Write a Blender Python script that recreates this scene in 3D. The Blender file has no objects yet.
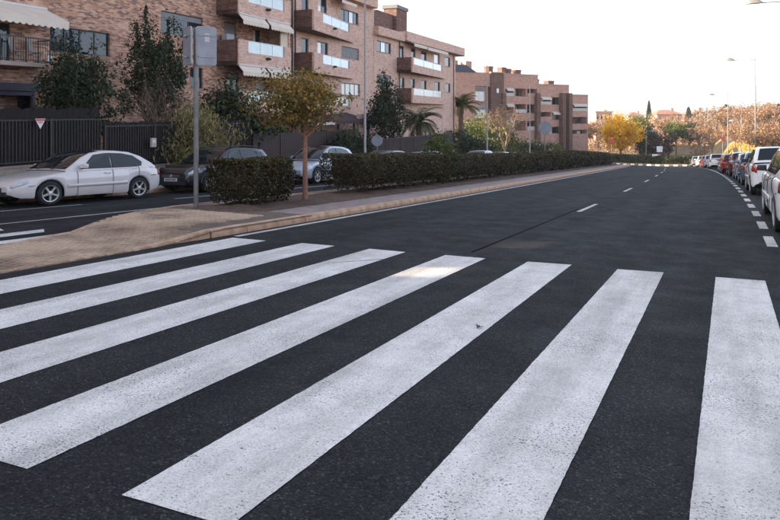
import bpy, bmesh, math, random
import numpy as np
from mathutils import Vector, Matrix

# ------------------------------------------------------------------ camera, sky, sun, exposure
scene = bpy.context.scene
COL = scene.collection
FPX, CAM_H, HOR, YAW = 700.0, 1.7, 112.0, 0.44513     # focal length in photo pixels, eye height, horizon row, turn from the road
cam_d = bpy.data.cameras.new('camera')
cam = bpy.data.objects.new('camera', cam_d); COL.objects.link(cam)
cam.location = (0, 0, CAM_H)
cam.rotation_euler = (math.pi / 2, 0, YAW)
cam_d.sensor_width = 36.0
cam_d.lens = 36.0 * FPX / 780.0
cam_d.shift_y = -(260.0 - HOR) / 780.0
cam_d.clip_start = 0.05
cam_d.clip_end = 9000
scene.camera = cam

SUN_EL = math.radians(18)
SUN_TO = Vector((-0.88, -0.47, 0)).normalized()        # horizontal direction towards the sun: left of the road and behind
SUN_DIR = Vector((SUN_TO.x * math.cos(SUN_EL), SUN_TO.y * math.cos(SUN_EL), math.sin(SUN_EL)))
world = bpy.data.worlds.new('World'); scene.world = world
world.use_nodes = True
wn = world.node_tree.nodes; wl = world.node_tree.links
sky = wn.new('ShaderNodeTexSky'); sky.sky_type = 'NISHITA'; sky.sun_disc = False
sky.sun_elevation = SUN_EL
sky.sun_rotation = math.atan2(SUN_TO.x, SUN_TO.y)
sky.altitude = 0; sky.air_density = 0.5; sky.dust_density = 1.5; sky.ozone_density = 1.0
bg = wn['Background']; bg.inputs['Strength'].default_value = 0.12
hs = wn.new('ShaderNodeHueSaturation'); hs.inputs['Saturation'].default_value = 0.56      # sky desaturated for a more neutral light colour
wl.new(sky.outputs['Color'], hs.inputs['Color']); wl.new(hs.outputs['Color'], bg.inputs['Color'])
sun_d = bpy.data.lights.new('sun', 'SUN'); sun_d.energy = 3.2; sun_d.angle = math.radians(0.53); sun_d.color = (1.0, 0.78, 0.54)
sun = bpy.data.objects.new('sun', sun_d); COL.objects.link(sun)
sun.rotation_euler = (-SUN_DIR).to_track_quat('-Z', 'Y').to_euler()
sun.location = (0, 0, 60)
vs = scene.view_settings
vs.view_transform = 'Standard'; vs.look = 'None'; vs.gamma = 1.0; vs.use_curve_mapping = False
vs.exposure = 2.35
scene.render.engine = 'CYCLES'
scene.cycles.max_bounces = 6; scene.cycles.diffuse_bounces = 3; scene.cycles.transparent_max_bounces = 8

random.seed(7)
rng = np.random.default_rng(11)

# ------------------------------------------------------------------ the lie of the land: X across the road, Y along it
SY, CY = math.sin(YAW), math.cos(YAW)
def zc(t):
    if t <= 110: return -.05008 * t - 9e-5 * max(0, t - 15.8) ** 2 if t > -40 else .05008 * 40
    return zc(110) - 1.34 * (1 - math.exp(-(t - 110) / 20))
def cx(t):
    if t < 110: return -.00047 * max(0, t - 11.6) ** 2
    return -4.551 - .0925 * (t - 110)
def sup(e, t): return .03 * max(0, min(e, 6) + 3.5) * min(1, max(0, (t - 11) / 9))
def gze(e, t):
    z = zc(t) + sup(e, t)
    if e < -11: z -= .025 * (-11 - max(e, -20))
    return z
def gz(n, t): return gze(n - cx(t), t)
def rp(e, t, dz=0.0): return Vector((e + cx(t), t, gze(e, t) + dz))
def ray(x, y):
    a = (x - 390) / FPX
    return Vector((a * CY - SY, a * SY + CY, (HOR - y) / FPX))
def at_e(x, y, e):          # where the ray through a photo pixel meets the vertical sheet a distance e from the road line
    d = ray(x, y); k = e / d.x
    for _ in range(60): k = (e + cx(d.y * k)) / d.x
    return Vector((d.x * k, d.y * k, CAM_H + d.z * k))
def at_d(x, y, k):
    d = ray(x, y); return Vector((d.x * k, d.y * k, CAM_H + d.z * k))

# ------------------------------------------------------------------ object helpers
def tag(o, label=None, cat=None, group=None, kind=None):
    if label: o['label'] = label
    if cat: o['category'] = cat
    if group: o['group'] = group
    if kind: o['kind'] = kind
    return o
def empty(name, loc=(0, 0, 0), rz=0.0):
    o = bpy.data.objects.new(name, None); COL.objects.link(o)
    o.location = loc; o.rotation_euler = (0, 0, rz); o.empty_display_size = .2
    return o
def link(name, me, parent=None, loc=None, rz=0.0):
    o = bpy.data.objects.new(name, me); COL.objects.link(o)
    if parent is not None: o.parent = parent
    if loc is not None: o.location = loc
    if rz: o.rotation_euler = (0, 0, rz)
    return o
def copy_tree(o, parent=None):
    c = o.copy(); COL.objects.link(c); c.parent = parent
    for ch in KIDS.get(o.name, []):
        copy_tree(ch, c)
    return c
KIDS = {}
def kids_of(root):
    KIDS.clear()
    def rec(o):
        KIDS[o.name] = list(o.children)
        for c in o.children: rec(c)
    rec(root)

class MB:
    def __init__(s): s.v = []; s.f = []
    def add(s, vs, fs):
        b = len(s.v); s.v += [tuple(p) for p in vs]; s.f += [tuple(i + b for i in f) for f in fs]; return s
    def box(s, x0, x1, y0, y1, z0, z1):
        return s.add([(x0,y0,z0),(x1,y0,z0),(x1,y1,z0),(x0,y1,z0),(x0,y0,z1),(x1,y0,z1),(x1,y1,z1),(x0,y1,z1)],
                     [(0,3,2,1),(4,5,6,7),(0,1,5,4),(1,2,6,5),(2,3,7,6),(3,0,4,7)])
    def obox(s, c, size, M):
        c = Vector(c); hx, hy, hz = size[0]/2, size[1]/2, size[2]/2
        P = [c + M @ Vector(p) for p in ((-hx,-hy,-hz),(hx,-hy,-hz),(hx,hy,-hz),(-hx,hy,-hz),(-hx,-hy,hz),(hx,-hy,hz),(hx,hy,hz),(-hx,hy,hz))]
        return s.add(P, [(0,3,2,1),(4,5,6,7),(0,1,5,4),(1,2,6,5),(2,3,7,6),(3,0,4,7)])
    def prism(s, pts, z0, z1):       # pts: plan outline, counter-clockwise
        n = len(pts)
        vs = [(p[0], p[1], z0) for p in pts] + [(p[0], p[1], z1) for p in pts]
        return s.add(vs, [tuple(range(n-1,-1,-1)), tuple(range(n,2*n))] + [(i,(i+1)%n,n+(i+1)%n,n+i) for i in range(n)])
    def vprism(s, pts, a, b, axis='y'):   # outline in a vertical plane, pushed through from a to b
        n = len(pts)
        if axis == 'y': vs = [(p[0], a, p[1]) for p in pts] + [(p[0], b, p[1]) for p in pts]
        else: vs = [(a, p[0], p[1]) for p in pts] + [(b, p[0], p[1]) for p in pts]
        return s.add(vs, [tuple(range(n-1,-1,-1)), tuple(range(n,2*n))] + [(i,(i+1)%n,n+(i+1)%n,n+i) for i in range(n)])
    def quad(s, a, b, c, d): return s.add([a,b,c,d], [(0,1,2,3)])
    def wall(s, p, q, th, z0, z1):   # straight wall between plan points
        p = Vector(p[:2]); q = Vector(q[:2]); d = (q-p).normalized(); n = Vector((-d.y, d.x)) * th/2
        return s.prism([p-n, q-n, q+n, p+n], z0, z1)
    def tube(s, pts, rad, seg=8, cap=True):
        pts = [Vector(p) for p in pts]; n = len(pts)
        if not hasattr(rad, '__len__'): rad = [rad]*n
        ring = []; up = Vector((0,0,1)); prev = None
        for i, p in enumerate(pts):
            t = (pts[min(i+1,n-1)] - pts[max(i-1,0)])
            t = t.normalized() if t.length > 1e-9 else Vector((0,0,1))
            if prev is None:
                a = t.orthogonal().normalized()
            else:
                a = (prev - t*prev.dot(t)); a = a.normalized() if a.length > 1e-6 else t.orthogonal().normalized()
            prev = a; b = t.cross(a)
            ring.append([p + (a*math.cos(2*math.pi*k/seg) + b*math.sin(2*math.pi*k/seg))*rad[i] for k in range(seg)])
        vs = [q for r in ring for q in r]
        fs = [(i*seg+k, i*seg+(k+1)%seg, (i+1)*seg+(k+1)%seg, (i+1)*seg+k) for i in range(n-1) for k in range(seg)]
        if cap: fs += [tuple(range(seg-1,-1,-1)), tuple(range((n-1)*seg, n*seg))]
        return s.add(vs, fs)
    def lathe(s, prof, seg=20, M=None, cap=True):
        n = len(prof); M = M or Matrix()
        vs = [M @ Vector((r*math.cos(2*math.pi*k/seg), r*math.sin(2*math.pi*k/seg), z)) for r, z in prof for k in range(seg)]
        fs = [(i*seg+k, i*seg+(k+1)%seg, (i+1)*seg+(k+1)%seg, (i+1)*seg+k) for i in range(n-1) for k in range(seg)]
        if cap: fs += [tuple(range(seg-1,-1,-1)), tuple(range((n-1)*seg, n*seg))]
        return s.add(vs, fs)
    def grid(s, P):                  # P[i][j]
        m, n = len(P), len(P[0])
        return s.add([p for r in P for p in r], [(i*n+j, (i+1)*n+j, (i+1)*n+j+1, i*n+j+1) for i in range(m-1) for j in range(n-1)])
    def mesh(s, name, mat=None, smooth=False, bevel=0, seg=1, sharp=35):
        me = bpy.data.meshes.new(name); me.from_pydata(s.v, [], s.f)
        if bevel:
            bm = bmesh.new(); bm.from_mesh(me)
            bmesh.ops.bevel(bm, geom=[e for e in bm.edges if len(e.link_faces) == 2 and e.calc_face_angle(0) > .5], offset=bevel, segments=seg, profile=.6, affect='EDGES', clamp_overlap=True)
            bm.to_mesh(me); bm.free()
        if mat: me.materials.append(mat)
        if smooth:
            me.shade_smooth(); me.set_sharp_from_angle(angle=math.radians(sharp))
        me.update(); return me
    def build(s, name, mat=None, parent=None, loc=None, rz=0.0, **k): return link(name, s.mesh(name, mat, **k), parent, loc, rz)

def np_mesh(name, verts, loops, nper, mat, tone=None, smooth=False):
    me = bpy.data.meshes.new(name)
    nf = len(loops) // nper
    me.vertices.add(len(verts)); me.vertices.foreach_set('co', np.asarray(verts, np.float32).ravel())
    me.loops.add(len(loops)); me.loops.foreach_set('vertex_index', np.asarray(loops, np.int32))
    me.polygons.add(nf); me.polygons.foreach_set('loop_start', np.arange(0, nf*nper, nper, dtype=np.int32))
    try: me.polygons.foreach_set('loop_total', np.full(nf, nper, np.int32))
    except Exception: pass
    if tone is not None:
        a = me.attributes.new('tone', 'FLOAT', 'FACE'); a.data.foreach_set('value', np.asarray(tone, np.float32))
    if mat: me.materials.append(mat)
    me.update(calc_edges=True); me.validate()
    return me

def leaves(name, C, size, mat, parent=None, up=.35, out=None, aspect=.55, tone=None, droop=0.0):
    """a folded diamond leaf at every point of C"""
    C = np.asarray(C, float); n = len(C)
    nrm = rng.normal(size=(n,3)); nrm /= np.linalg.norm(nrm, axis=1)[:,None]
    nrm[:,2] = nrm[:,2] + up
    if out is not None: nrm += out
    nrm /= np.linalg.norm(nrm, axis=1)[:,None] + 1e-9
    r = rng.normal(size=(n,3)); r[:,2] -= droop
    d = r - nrm*np.sum(r*nrm, axis=1)[:,None]; d /= np.linalg.norm(d, axis=1)[:,None] + 1e-9
    w = np.cross(nrm, d)
    s = (np.asarray(size) * np.ones(n) * rng.uniform(.65,1.35,n))[:,None]
    V = np.stack([C - d*s*.5, C + w*s*aspect*.5 + nrm*s*.10 - d*s*.05, C + d*s*.5, C - w*s*aspect*.5 + nrm*s*.10 - d*s*.05], axis=1).reshape(-1,3)
    L = np.arange(4*n)
    if tone is None: tone = rng.random(n)
    return link(name, np_mesh(name, V, L, 4, mat, np.clip(tone,0,1)), parent)

# ------------------------------------------------------------------ materials
MATS = {}
def nodes_of(m):
    m.use_nodes = True; nt = m.node_tree
    return nt.nodes, nt.links, nt.nodes['Principled BSDF']
def setc(b, **k):
    for key, v in k.items():
        b.inputs[key.replace('_', ' ')].default_value = v
def rgb(c): return (c[0], c[1], c[2], 1.0)
def coords(N, L, scale=1.0):
    tc = N.new('ShaderNodeTexCoord'); mp = N.new('ShaderNodeMapping'); mp.inputs['Scale'].default_value = (scale,)*3
    L.new(tc.outputs['Object'], mp.inputs['Vector']); return mp.outputs['Vector']
def noise(N, L, vec, scale, detail=3.0, rough=.55):
    n = N.new('ShaderNodeTexNoise'); n.inputs['Scale'].default_value = scale; n.inputs['Detail'].default_value = detail; n.inputs['Roughness'].default_value = rough
    L.new(vec, n.inputs['Vector']); return n.outputs['Fac']
def ramp(N, L, fac, stops, interp='LINEAR'):
    r = N.new('ShaderNodeValToRGB'); r.color_ramp.interpolation = interp
    e = r.color_ramp.elements
    while len(e) < len(stops): e.new(.5)
    for k, (p, c) in enumerate(stops):
        e[k].position = p; e[k].color = rgb(c) if hasattr(c, '__len__') else (c, c, c, 1)
    L.new(fac, r.inputs['Fac']); return r.outputs['Color']
def mixc(N, L, fac, a, b, mode='MIX'):
    m = N.new('ShaderNodeMix'); m.data_type = 'RGBA'; m.blend_type = mode
    for sock, v in ((m.inputs[0], fac), (m.inputs[6], a), (m.inputs[7], b)):
        if isinstance(v, bpy.types.NodeSocket): L.new(v, sock)
        elif hasattr(v, '__len__'): sock.default_value = rgb(v)
        else: sock.default_value = v
    return m.outputs[2]
def bump(N, L, b, height, strength, dist):
    n = N.new('ShaderNodeBump'); n.inputs['Strength'].default_value = strength; n.inputs['Distance'].default_value = dist
    L.new(height, n.inputs['Height']); L.new(n.outputs['Normal'], b.inputs['Normal'])
def pm(name, c1, c2=None, scale=6.0, rough=.7, bmp=0.0, metal=0.0, coat=0.0, spec=.5, detail=4.0, lo=.35, hi=.65):
    if name in MATS: return MATS[name]
    m = bpy.data.materials.new(name); N, L, b = nodes_of(m)
    setc(b, Base_Color=rgb(c1), Roughness=rough, Metallic=metal)
    b.inputs['Specular IOR Level'].default_value = spec; b.inputs['Coat Weight'].default_value = coat; b.inputs['Coat Roughness'].default_value = .05
    if c2 is not None:
        v = coords(N, L); f = noise(N, L, v, scale, detail)
        L.new(ramp(N, L, f, [(lo, c1), (hi, c2)]), b.inputs['Base Color'])
        if bmp: bump(N, L, b, noise(N, L, v, scale*4, 4), bmp, .02)
    MATS[name] = m; return m
def leafmat(name, stops, trans=.25, rough=.5):
    m = bpy.data.materials.new(name); N, L, b = nodes_of(m)
    at = N.new('ShaderNodeAttribute'); at.attribute_name = 'tone'
    c = ramp(N, L, at.outputs['Fac'], stops)
    L.new(c, b.inputs['Base Color']); setc(b, Roughness=rough); b.inputs['Specular IOR Level'].default_value = .35
    tr = N.new('ShaderNodeBsdfTranslucent'); L.new(c, tr.inputs['Color'])
    mx = N.new('ShaderNodeMixShader'); mx.inputs[0].default_value = trans
    L.new(b.outputs[0], mx.inputs[1]); L.new(tr.outputs[0], mx.inputs[2])
    L.new(mx.outputs[0], N['Material Output'].inputs['Surface'])
    MATS[name] = m; return m
def brickmat(name, tones, mortar, bw=.25, bh=.068, patch=None):
    m = bpy.data.materials.new(name); N, L, b = nodes_of(m)
    tc = N.new('ShaderNodeTexCoord'); sp = N.new('ShaderNodeSeparateXYZ'); L.new(tc.outputs['Object'], sp.inputs[0])
    ad = N.new('ShaderNodeMath'); L.new(sp.outputs[0], ad.inputs[0]); L.new(sp.outputs[1], ad.inputs[1])
    cb = N.new('ShaderNodeCombineXYZ'); L.new(ad.outputs[0], cb.inputs[0]); L.new(sp.outputs[2], cb.inputs[1])
    br = N.new('ShaderNodeTexBrick'); L.new(cb.outputs[0], br.inputs['Vector'])
    for k, v in (('Scale', 1.0), ('Brick Width', bw), ('Row Height', bh), ('Mortar Size', .006), ('Mortar Smooth', .2), ('Bias', 0.0)): br.inputs[k].default_value = v
    br.inputs['Color1'].default_value = (0,0,0,1); br.inputs['Color2'].default_value = (1,1,1,1); br.inputs['Mortar'].default_value = (.5,.5,.5,1)
    n2 = noise(N, L, cb.outputs[0], 1.7, 3)
    mx = mixc(N, L, .35, br.outputs['Color'], ramp(N, L, n2, [(.3, 0.0), (.7, 1.0)]))
    col = ramp(N, L, mx, tones)
    st = noise(N, L, cb.outputs[0], .35, 3)
    col = mixc(N, L, .5, col, ramp(N, L, st, [(.3, (.82,.80,.80)), (.7, (1.08,1.05,1.02))]), 'MULTIPLY')
    col = mixc(N, L, br.outputs['Fac'], col, mortar)
    L.new(col, b.inputs['Base Color']); setc(b, Roughness=.85); b.inputs['Specular IOR Level'].default_value = .25
    inv = N.new('ShaderNodeMath'); inv.operation = 'SUBTRACT'; inv.inputs[0].default_value = 1; L.new(br.outputs['Fac'], inv.inputs[1])
    bump(N, L, b, inv.outputs[0], .5, .008)
    MATS[name] = m; return m
def asphaltmat(name, base, seed):
    m = bpy.data.materials.new(name); N, L, b = nodes_of(m)
    v = coords(N, L)
    vo = N.new('ShaderNodeTexVoronoi'); vo.inputs['Scale'].default_value = 95; L.new(v, vo.inputs['Vector'])
    sp = N.new('ShaderNodeSeparateColor'); L.new(vo.outputs['Color'], sp.inputs[0])
    stone = ramp(N, L, sp.outputs[0], [(.0, tuple(c*.45 for c in base)), (.55, base), (.9, tuple(c*1.5 for c in base)), (1.0, tuple(c*3.4 for c in base))])
    big = ramp(N, L, noise(N, L, v, .55, 4), [(.3, (.90,.90,.91)), (.7, (1.08,1.07,1.06))])
    mp = N.new('ShaderNodeMapping'); mp.inputs['Scale'].default_value = (1.1, .06, 1); tc = N.new('ShaderNodeTexCoord'); L.new(tc.outputs['Object'], mp.inputs[0])
    wear = ramp(N, L, noise(N, L, mp.outputs[0], 1.0, 3), [(.32, (.74,.74,.75)), (.66, (1.28,1.27,1.26))])
    c = mixc(N, L, 1.0, stone, big, 'MULTIPLY'); c = mixc(N, L, 1.0, c, wear, 'MULTIPLY')
    c = mixc(N, L, 1.0, c, ramp(N, L, noise(N, L, v, 1.1, 5, .6), [(.60, (1,1,1)), (.72, (.62,.62,.63))]), 'MULTIPLY')   # old oil and tyre stains
    L.new(c, b.inputs['Base Color'])
    L.new(ramp(N, L, noise(N, L, v, 2.0, 3), [(.3, .68), (.7, .9)]), b.inputs['Roughness'])
    b.inputs['Specular IOR Level'].default_value = .10
    bump(N, L, b, vo.outputs['Distance'], .55, .006)
    MATS[name] = m; return m
def paintmat(name, wear=.44, c=(.82,.79,.745)):
    m = bpy.data.materials.new(name); N, L, b = nodes_of(m)
    v = coords(N, L)
    vo = N.new('ShaderNodeTexVoronoi'); vo.inputs['Scale'].default_value = 95; L.new(v, vo.inputs['Vector'])
    sp = N.new('ShaderNodeSeparateColor'); L.new(vo.outputs['Color'], sp.inputs[0])
    low = noise(N, L, v, 1.3, 4, .6)
    fine = noise(N, L, v, 75, 3, .65)
    # pits: where fine grain beats a threshold that follows the worn areas
    th = N.new('ShaderNodeMath'); th.operation = 'MULTIPLY_ADD'; L.new(low, th.inputs[0]); th.inputs[1].default_value = .26; th.inputs[2].default_value = wear - .26*.5
    ls = N.new('ShaderNodeMath'); ls.operation = 'SUBTRACT'; L.new(fine, ls.inputs[0]); L.new(th.outputs[0], ls.inputs[1])
    pit = ramp(N, L, ls.outputs[0], [(0.0, 1.0), (.05, 0.0)])
    dirt = ramp(N, L, noise(N, L, v, 3.2, 5, .65), [(.3, tuple(k*.80 for k in c)), (.62, c)])
    mp = N.new('ShaderNodeMapping'); mp.inputs['Scale'].default_value = (3.5, .35, 1); L.new(v, mp.inputs[0])
    trk = ramp(N, L, noise(N, L, mp.outputs[0], 1.0, 4, .6), [(.34, (.74,.73,.72)), (.60, (1,1,1))])
    dirt = mixc(N, L, 1.0, dirt, trk, 'MULTIPLY')
    grain = ramp(N, L, sp.outputs[0], [(0, (.80,.80,.81)), (1, (1.06,1.06,1.06))])
    dirt = mixc(N, L, 1.0, dirt, grain, 'MULTIPLY')
    L.new(mixc(N, L, pit, dirt, (.07,.07,.075)), b.inputs['Base Color'])
    setc(b, Roughness=.7); b.inputs['Specular IOR Level'].default_value = .3
    bump(N, L, b, vo.outputs['Distance'], .35, .005)
    MATS[name] = m; return m
def glassmat(name, c=(.018,.026,.032), rough=.03, spec=.45):
    return pm(name, c, None, rough=rough, spec=spec)

asphalt = asphaltmat('asphalt', (.0225,.0225,.0235), 0)
paint = paintmat('road_paint', .36)
paint2 = paintmat('road_paint_worn', .40, (.74,.705,.66))
kerb_m = pm('kerb_concrete', (.40,.235,.14), (.56,.38,.26), 5, .85, .3)
paver_m = pm('paver', (.24,.165,.115), (.52,.38,.265), .9, .85, .3, detail=6, lo=.36, hi=.58)
conc_m = pm('median_concrete', (.24,.18,.165), (.33,.26,.235), 3, .9, .3)
soil_m = pm('soil', (.075,.040,.028), (.135,.078,.055), 9, .95, .8)
pave_m = pm('pavement', (.30,.27,.25), (.38,.35,.32), 2.5, .9, .2)
ground_m = pm('ground_earth', (.17,.125,.065), (.30,.22,.10), .3, .95, .3)
brickA = brickmat('brick_mixed', [(.12,(.13,.078,.072)), (.34,(.33,.175,.125)), (.60,(.56,.305,.195)), (.92,(.70,.46,.34))], (.46,.33,.26))
brickB = brickmat('brick_pink', [(.08,(.45,.255,.195)), (.4,(.63,.40,.315)), (.7,(.72,.48,.385)), (.95,(.77,.55,.45))], (.58,.44,.36))
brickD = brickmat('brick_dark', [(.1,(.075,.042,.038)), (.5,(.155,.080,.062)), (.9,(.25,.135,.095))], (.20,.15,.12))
brickC = brickmat('brick_red', [(.08,(.36,.19,.145)), (.5,(.52,.29,.225)), (.92,(.63,.39,.31))], (.35,.24,.19))
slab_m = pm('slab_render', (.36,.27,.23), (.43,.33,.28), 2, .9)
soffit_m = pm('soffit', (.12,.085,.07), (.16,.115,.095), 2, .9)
frame_dark = pm('window_frame_dark', (.030,.030,.033), rough=.45)
frame_white = pm('window_frame_white', (.62,.60,.57), rough=.5)
glass = glassmat('window_glass')
glass_pale = pm('pale_glass', (.62,.60,.55), (.72,.70,.66), 3, .08, spec=.9)  # pale pane colour stands for curtains and for painted-in sky reflections
blind_m = pm('roller_blind', (.20,.20,.205), (.26,.26,.265), 4, .7)
awn_m = pm('awning_cloth', (.66,.56,.46), (.72,.62,.52), 2, .85)
rail_glass = pm('railing_glass', (.50,.60,.60), (.58,.66,.66), 1.5, .08, spec=.8)
rail_dark = pm('railing_dark', (.022,.022,.025), rough=.5)
galv = pm('galvanised_steel', (.36,.37,.39), (.44,.45,.47), 6, .42, metal=.6)
pole_m = pm('pole_paint', (.17,.165,.165), (.23,.22,.215), 6, .5, metal=.3)
signback = pm('sign_back', (.20,.21,.24), (.27,.28,.31), 3, .5, metal=.3)
lampdark = pm('lamp_dark_grey', (.13,.13,.13), (.18,.178,.175), 4, .55)
lampgrey = pm('lamp_grey', (.30,.27,.25), (.37,.33,.31), 4, .5)
bark_m = pm('bark', (.13,.085,.060), (.22,.15,.11), 14, .95, .6)
bark_red = pm('bark_reddish', (.24,.115,.075), (.34,.18,.12), 18, .9, .6)
twig_m = pm('twig', (.16,.105,.08), (.25,.17,.12), 5, .95)
fence_m = pm('fence_metal', (.018,.014,.013), (.028,.022,.020), 6, .6)
heather_m = pm('heather_screen', (.007,.0045,.004), (.022,.013,.010), 22, .95, .8)
stonewall_m = pm('garden_wall', (.24,.19,.155), (.34,.27,.22), 4, .9, .3)
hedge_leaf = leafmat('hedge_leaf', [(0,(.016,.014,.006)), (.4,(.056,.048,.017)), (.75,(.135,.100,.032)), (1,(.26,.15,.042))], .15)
hedge_core = pm('hedge_dark_core', (.030,.022,.015), (.050,.038,.024), 20, .95, .8)  # dark filler colour for the shaded inside of the hedges
dark_leaf = leafmat('dark_leaf', [(0,(.016,.024,.010)), (.6,(.034,.048,.018)), (1,(.080,.090,.032))], .2)
olive_leaf = leafmat('olive_leaf', [(0,(.10,.090,.020)), (.45,(.20,.150,.032)), (.8,(.33,.19,.036)), (1,(.43,.24,.055))], .3)
yg_leaf = leafmat('yellowgreen_leaf', [(0,(.12,.105,.035)), (.5,(.29,.24,.095)), (1,(.46,.38,.17))], .3)
yellow_leaf = leafmat('yellow_leaf', [(0,(.48,.21,.008)), (.5,(.80,.47,.014)), (1,(.88,.62,.04))], .45)
rust_leaf = leafmat('rust_leaf', [(0,(.17,.090,.052)), (.5,(.30,.180,.105)), (1,(.45,.31,.18))], .35)
green_leaf = leafmat('green_leaf', [(0,(.035,.055,.014)), (.5,(.080,.110,.022)), (1,(.18,.19,.040))], .3)
cyp_leaf = leafmat('cypress_leaf', [(0,(.012,.020,.010)), (1,(.040,.055,.022))], .1)
palm_leaf = leafmat('palm_leaf', [(0,(.030,.042,.018)), (.6,(.065,.085,.032)), (1,(.16,.16,.05))], .25)
grass_leaf = leafmat('dry_grass', [(0,(.22,.17,.035)), (.5,(.40,.31,.06)), (1,(.55,.46,.12))], .3)
# ================================================================== ground
def frange(a, b, d):
    n = max(1, int(round((b-a)/d))); return [a + (b-a)*i/n for i in range(n+1)]
def smooth01(x): x = max(0.0, min(1.0, x)); return x*x*(3-2*x)
def terrain(x, y):
    t = max(-40, min(y, 400)); e = x - cx(t)
    z = gze(max(-20, min(e, 6)), t)
    if e > 5:                                   # grassy bank right of the road
        z += 3.8*smooth01((e-5.0)/4.5) + 0.5*smooth01((e-10)/25)
    if e < -20.6: z += .85*smooth01((-20.6-e)/.3)
    far = math.hypot(x, y)
    k = smooth01((far-190)/160)
    z = z*(1-k) + (-8.0 + 1.2*math.sin(x*.011)*math.cos(y*.009))*k
    return z - (.06 if e > -21 and e < 5 else .0)
xs = [-4000,-2500,-1500,-900,-600,-400,-300,-220,-160,-120,-90,-70,-55,-45,-38,-32,-28,-25,-23] + frange(-22, 16, .5) + [17,18,20,22,25,28,32,38,45,55,70,90,120,160,220,300,400,600,900,1500,2500,4000]
ys = [-4000,-2000,-900,-400,-200,-120,-80,-50,-40,-30,-20] + frange(-12, 150, 2.0) + [155,160,170,180,190,200,215,230,250,275,300,330,370,420,500,650,900,1300,2000,3000,4500]
mb = MB(); mb.grid([[Vector((x + (cx(max(-40,min(y,150))) if abs(x) < 60 else 0), y, 0)) for x in xs] for y in ys])
mb.v = [(p[0], p[1], terrain(p[0], p[1])) for p in mb.v]
mb.f = [tuple(reversed(f)) for f in mb.f]
o = mb.build('ground', ground_m, smooth=True); tag(o, kind='structure')

def strip(name, e0, e1, t0, t1, mat, dz, dt=1.0, ne=6, parent=None, kind=None):
    E0 = e0 if callable(e0) else (lambda t: e0); E1 = e1 if callable(e1) else (lambda t: e1)
    D = dz if callable(dz) else (lambda e, t: dz)
    P = []
    for t in frange(t0, t1, dt):
        P.append([rp(E0(t) + (E1(t)-E0(t))*j/ne, t, D(E0(t) + (E1(t)-E0(t))*j/ne, t)) for j in range(ne+1)])
    m = MB(); m.grid(P); m.f = [tuple(reversed(f)) for f in m.f]
    o = m.build(name, mat, parent, smooth=True)
    if kind: tag(o, kind=kind)
    return o
road = strip('road', -8.05, 3.25, -14, 104, asphalt, 0, 1.0, 16, kind='structure')
lroad = strip('left_road', -17.75, lambda t: -8.05 if t < 9.6 else -11.3, -14, 104, asphalt, -.002, .6, 14, kind='structure')
junc = strip('junction', -26, 20, 104, 152, asphalt, .002, 2.0, 20, kind='structure')

# painted markings: thin children of the road sheets
def mark(name, pts, parent, mat, dz=.005, n=8, rag=0.0):   # pts: four (e,t) corners, left-near, right-near, right-far, left-far
    a, b, c, d = pts; P = []
    for i in range(n+1):
        k = i/n
        l = (a[0]+(d[0]-a[0])*k, a[1]+(d[1]-a[1])*k); r = (b[0]+(c[0]-b[0])*k, b[1]+(c[1]-b[1])*k)
        j = lambda: random.gauss(0, rag)
        P.append([rp(l[0]+j(), l[1], dz), rp((l[0]*.7+r[0]*.3), (l[1]*.7+r[1]*.3)+(j()*1.5 if i in (0,n) else 0), dz), rp((l[0]*.3+r[0]*.7), (l[1]*.3+r[1]*.7)+(j()*1.5 if i in (0,n) else 0), dz), rp(r[0]+j(), r[1], dz)])
    m = MB(); m.grid(P); m.f = [tuple(reversed(f)) for f in m.f]
    return m.build(name, mat, parent)
tops = [(-7.71,9.81,-7.03,9.84), (-6.38,9.94,-5.76,9.97), (-5.14,10.01,-4.51,10.02), (-3.87,10.09,-3.24,10.13), (-2.61,10.19,-1.99,10.27), (-1.35,10.26,-.75,10.35), (-.10,10.36,.49,10.43)]
bots = [(-7.60,2.30,-6.95,2.33), (-6.35,2.36,-5.70,2.38), (-5.10,2.38,-4.47,2.40), (-3.83,2.40,-3.20,2.42), (-2.58,2.45,-1.96,2.47), (-1.36,2.50,-.74,2.52), (-.15,2.56,.47,2.58)]
for T, B in zip(tops, bots):
    mark('zebra_stripe', [(B[0],B[1]), (B[2],B[3]), (T[2],T[3]), (T[0],T[1])], road, paint, n=160, rag=.0011)
def line(name, e, w, t0, t1, parent, mat=None, dz=.005, dt=1.0):
    return strip(name, e-w/2, e+w/2, t0, t1, mat or paint2, dz, dt, 1, parent)
line('edge_line', -7.785, .13, 10.0, 100, road)
for k in range(9):
    t0 = 18.9 + 10.35*k
    if t0 < 100: line('lane_dash', -3.45, .12, t0, t0+3.0, road)
for k in range(33):
    t0 = 13.9 + 2.72*k
    if t0 < 58: line('parking_dash', .77, .17, t0, t0+1.45, road)
line('edge_line', .77, .12, 60, 101, road)
line('tar_joint', -3.62, .04, 10.6, 75, road, pm('tar', (.014,.014,.014), rough=1.0, spec=0.0), .003)
mark('crack', [(-4.98,8.55), (-4.96,8.55), (-4.50,9.20), (-4.52,9.22)], road, MATS['tar'], .0065, 3)
# left carriageway: end of its own crossing, lane line, parking line
mark('zebra_stripe', [(-10.46,2.3), (-10.05,2.3), (-10.15,7.6), (-10.46,8.75)], lroad, paint)
mark('zebra_stripe', [(-11.27,2.3), (-10.82,2.3), (-10.86,8.55), (-11.25,8.85)], lroad, paint)
mark('zebra_stripe', [(-12.15,2.3), (-11.70,2.3), (-11.72,8.4), (-12.13,8.6)], lroad, paint)
line('lane_line', -12.80, .11, 2, 14.2, lroad)
line('parking_line', -15.55, .11, 5, 13.4, lroad)
line('lane_line', -14.88, .14, 16.2, 30.0, lroad)
line('lane_line', -12.80, .11, 24, 100, lroad)

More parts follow.
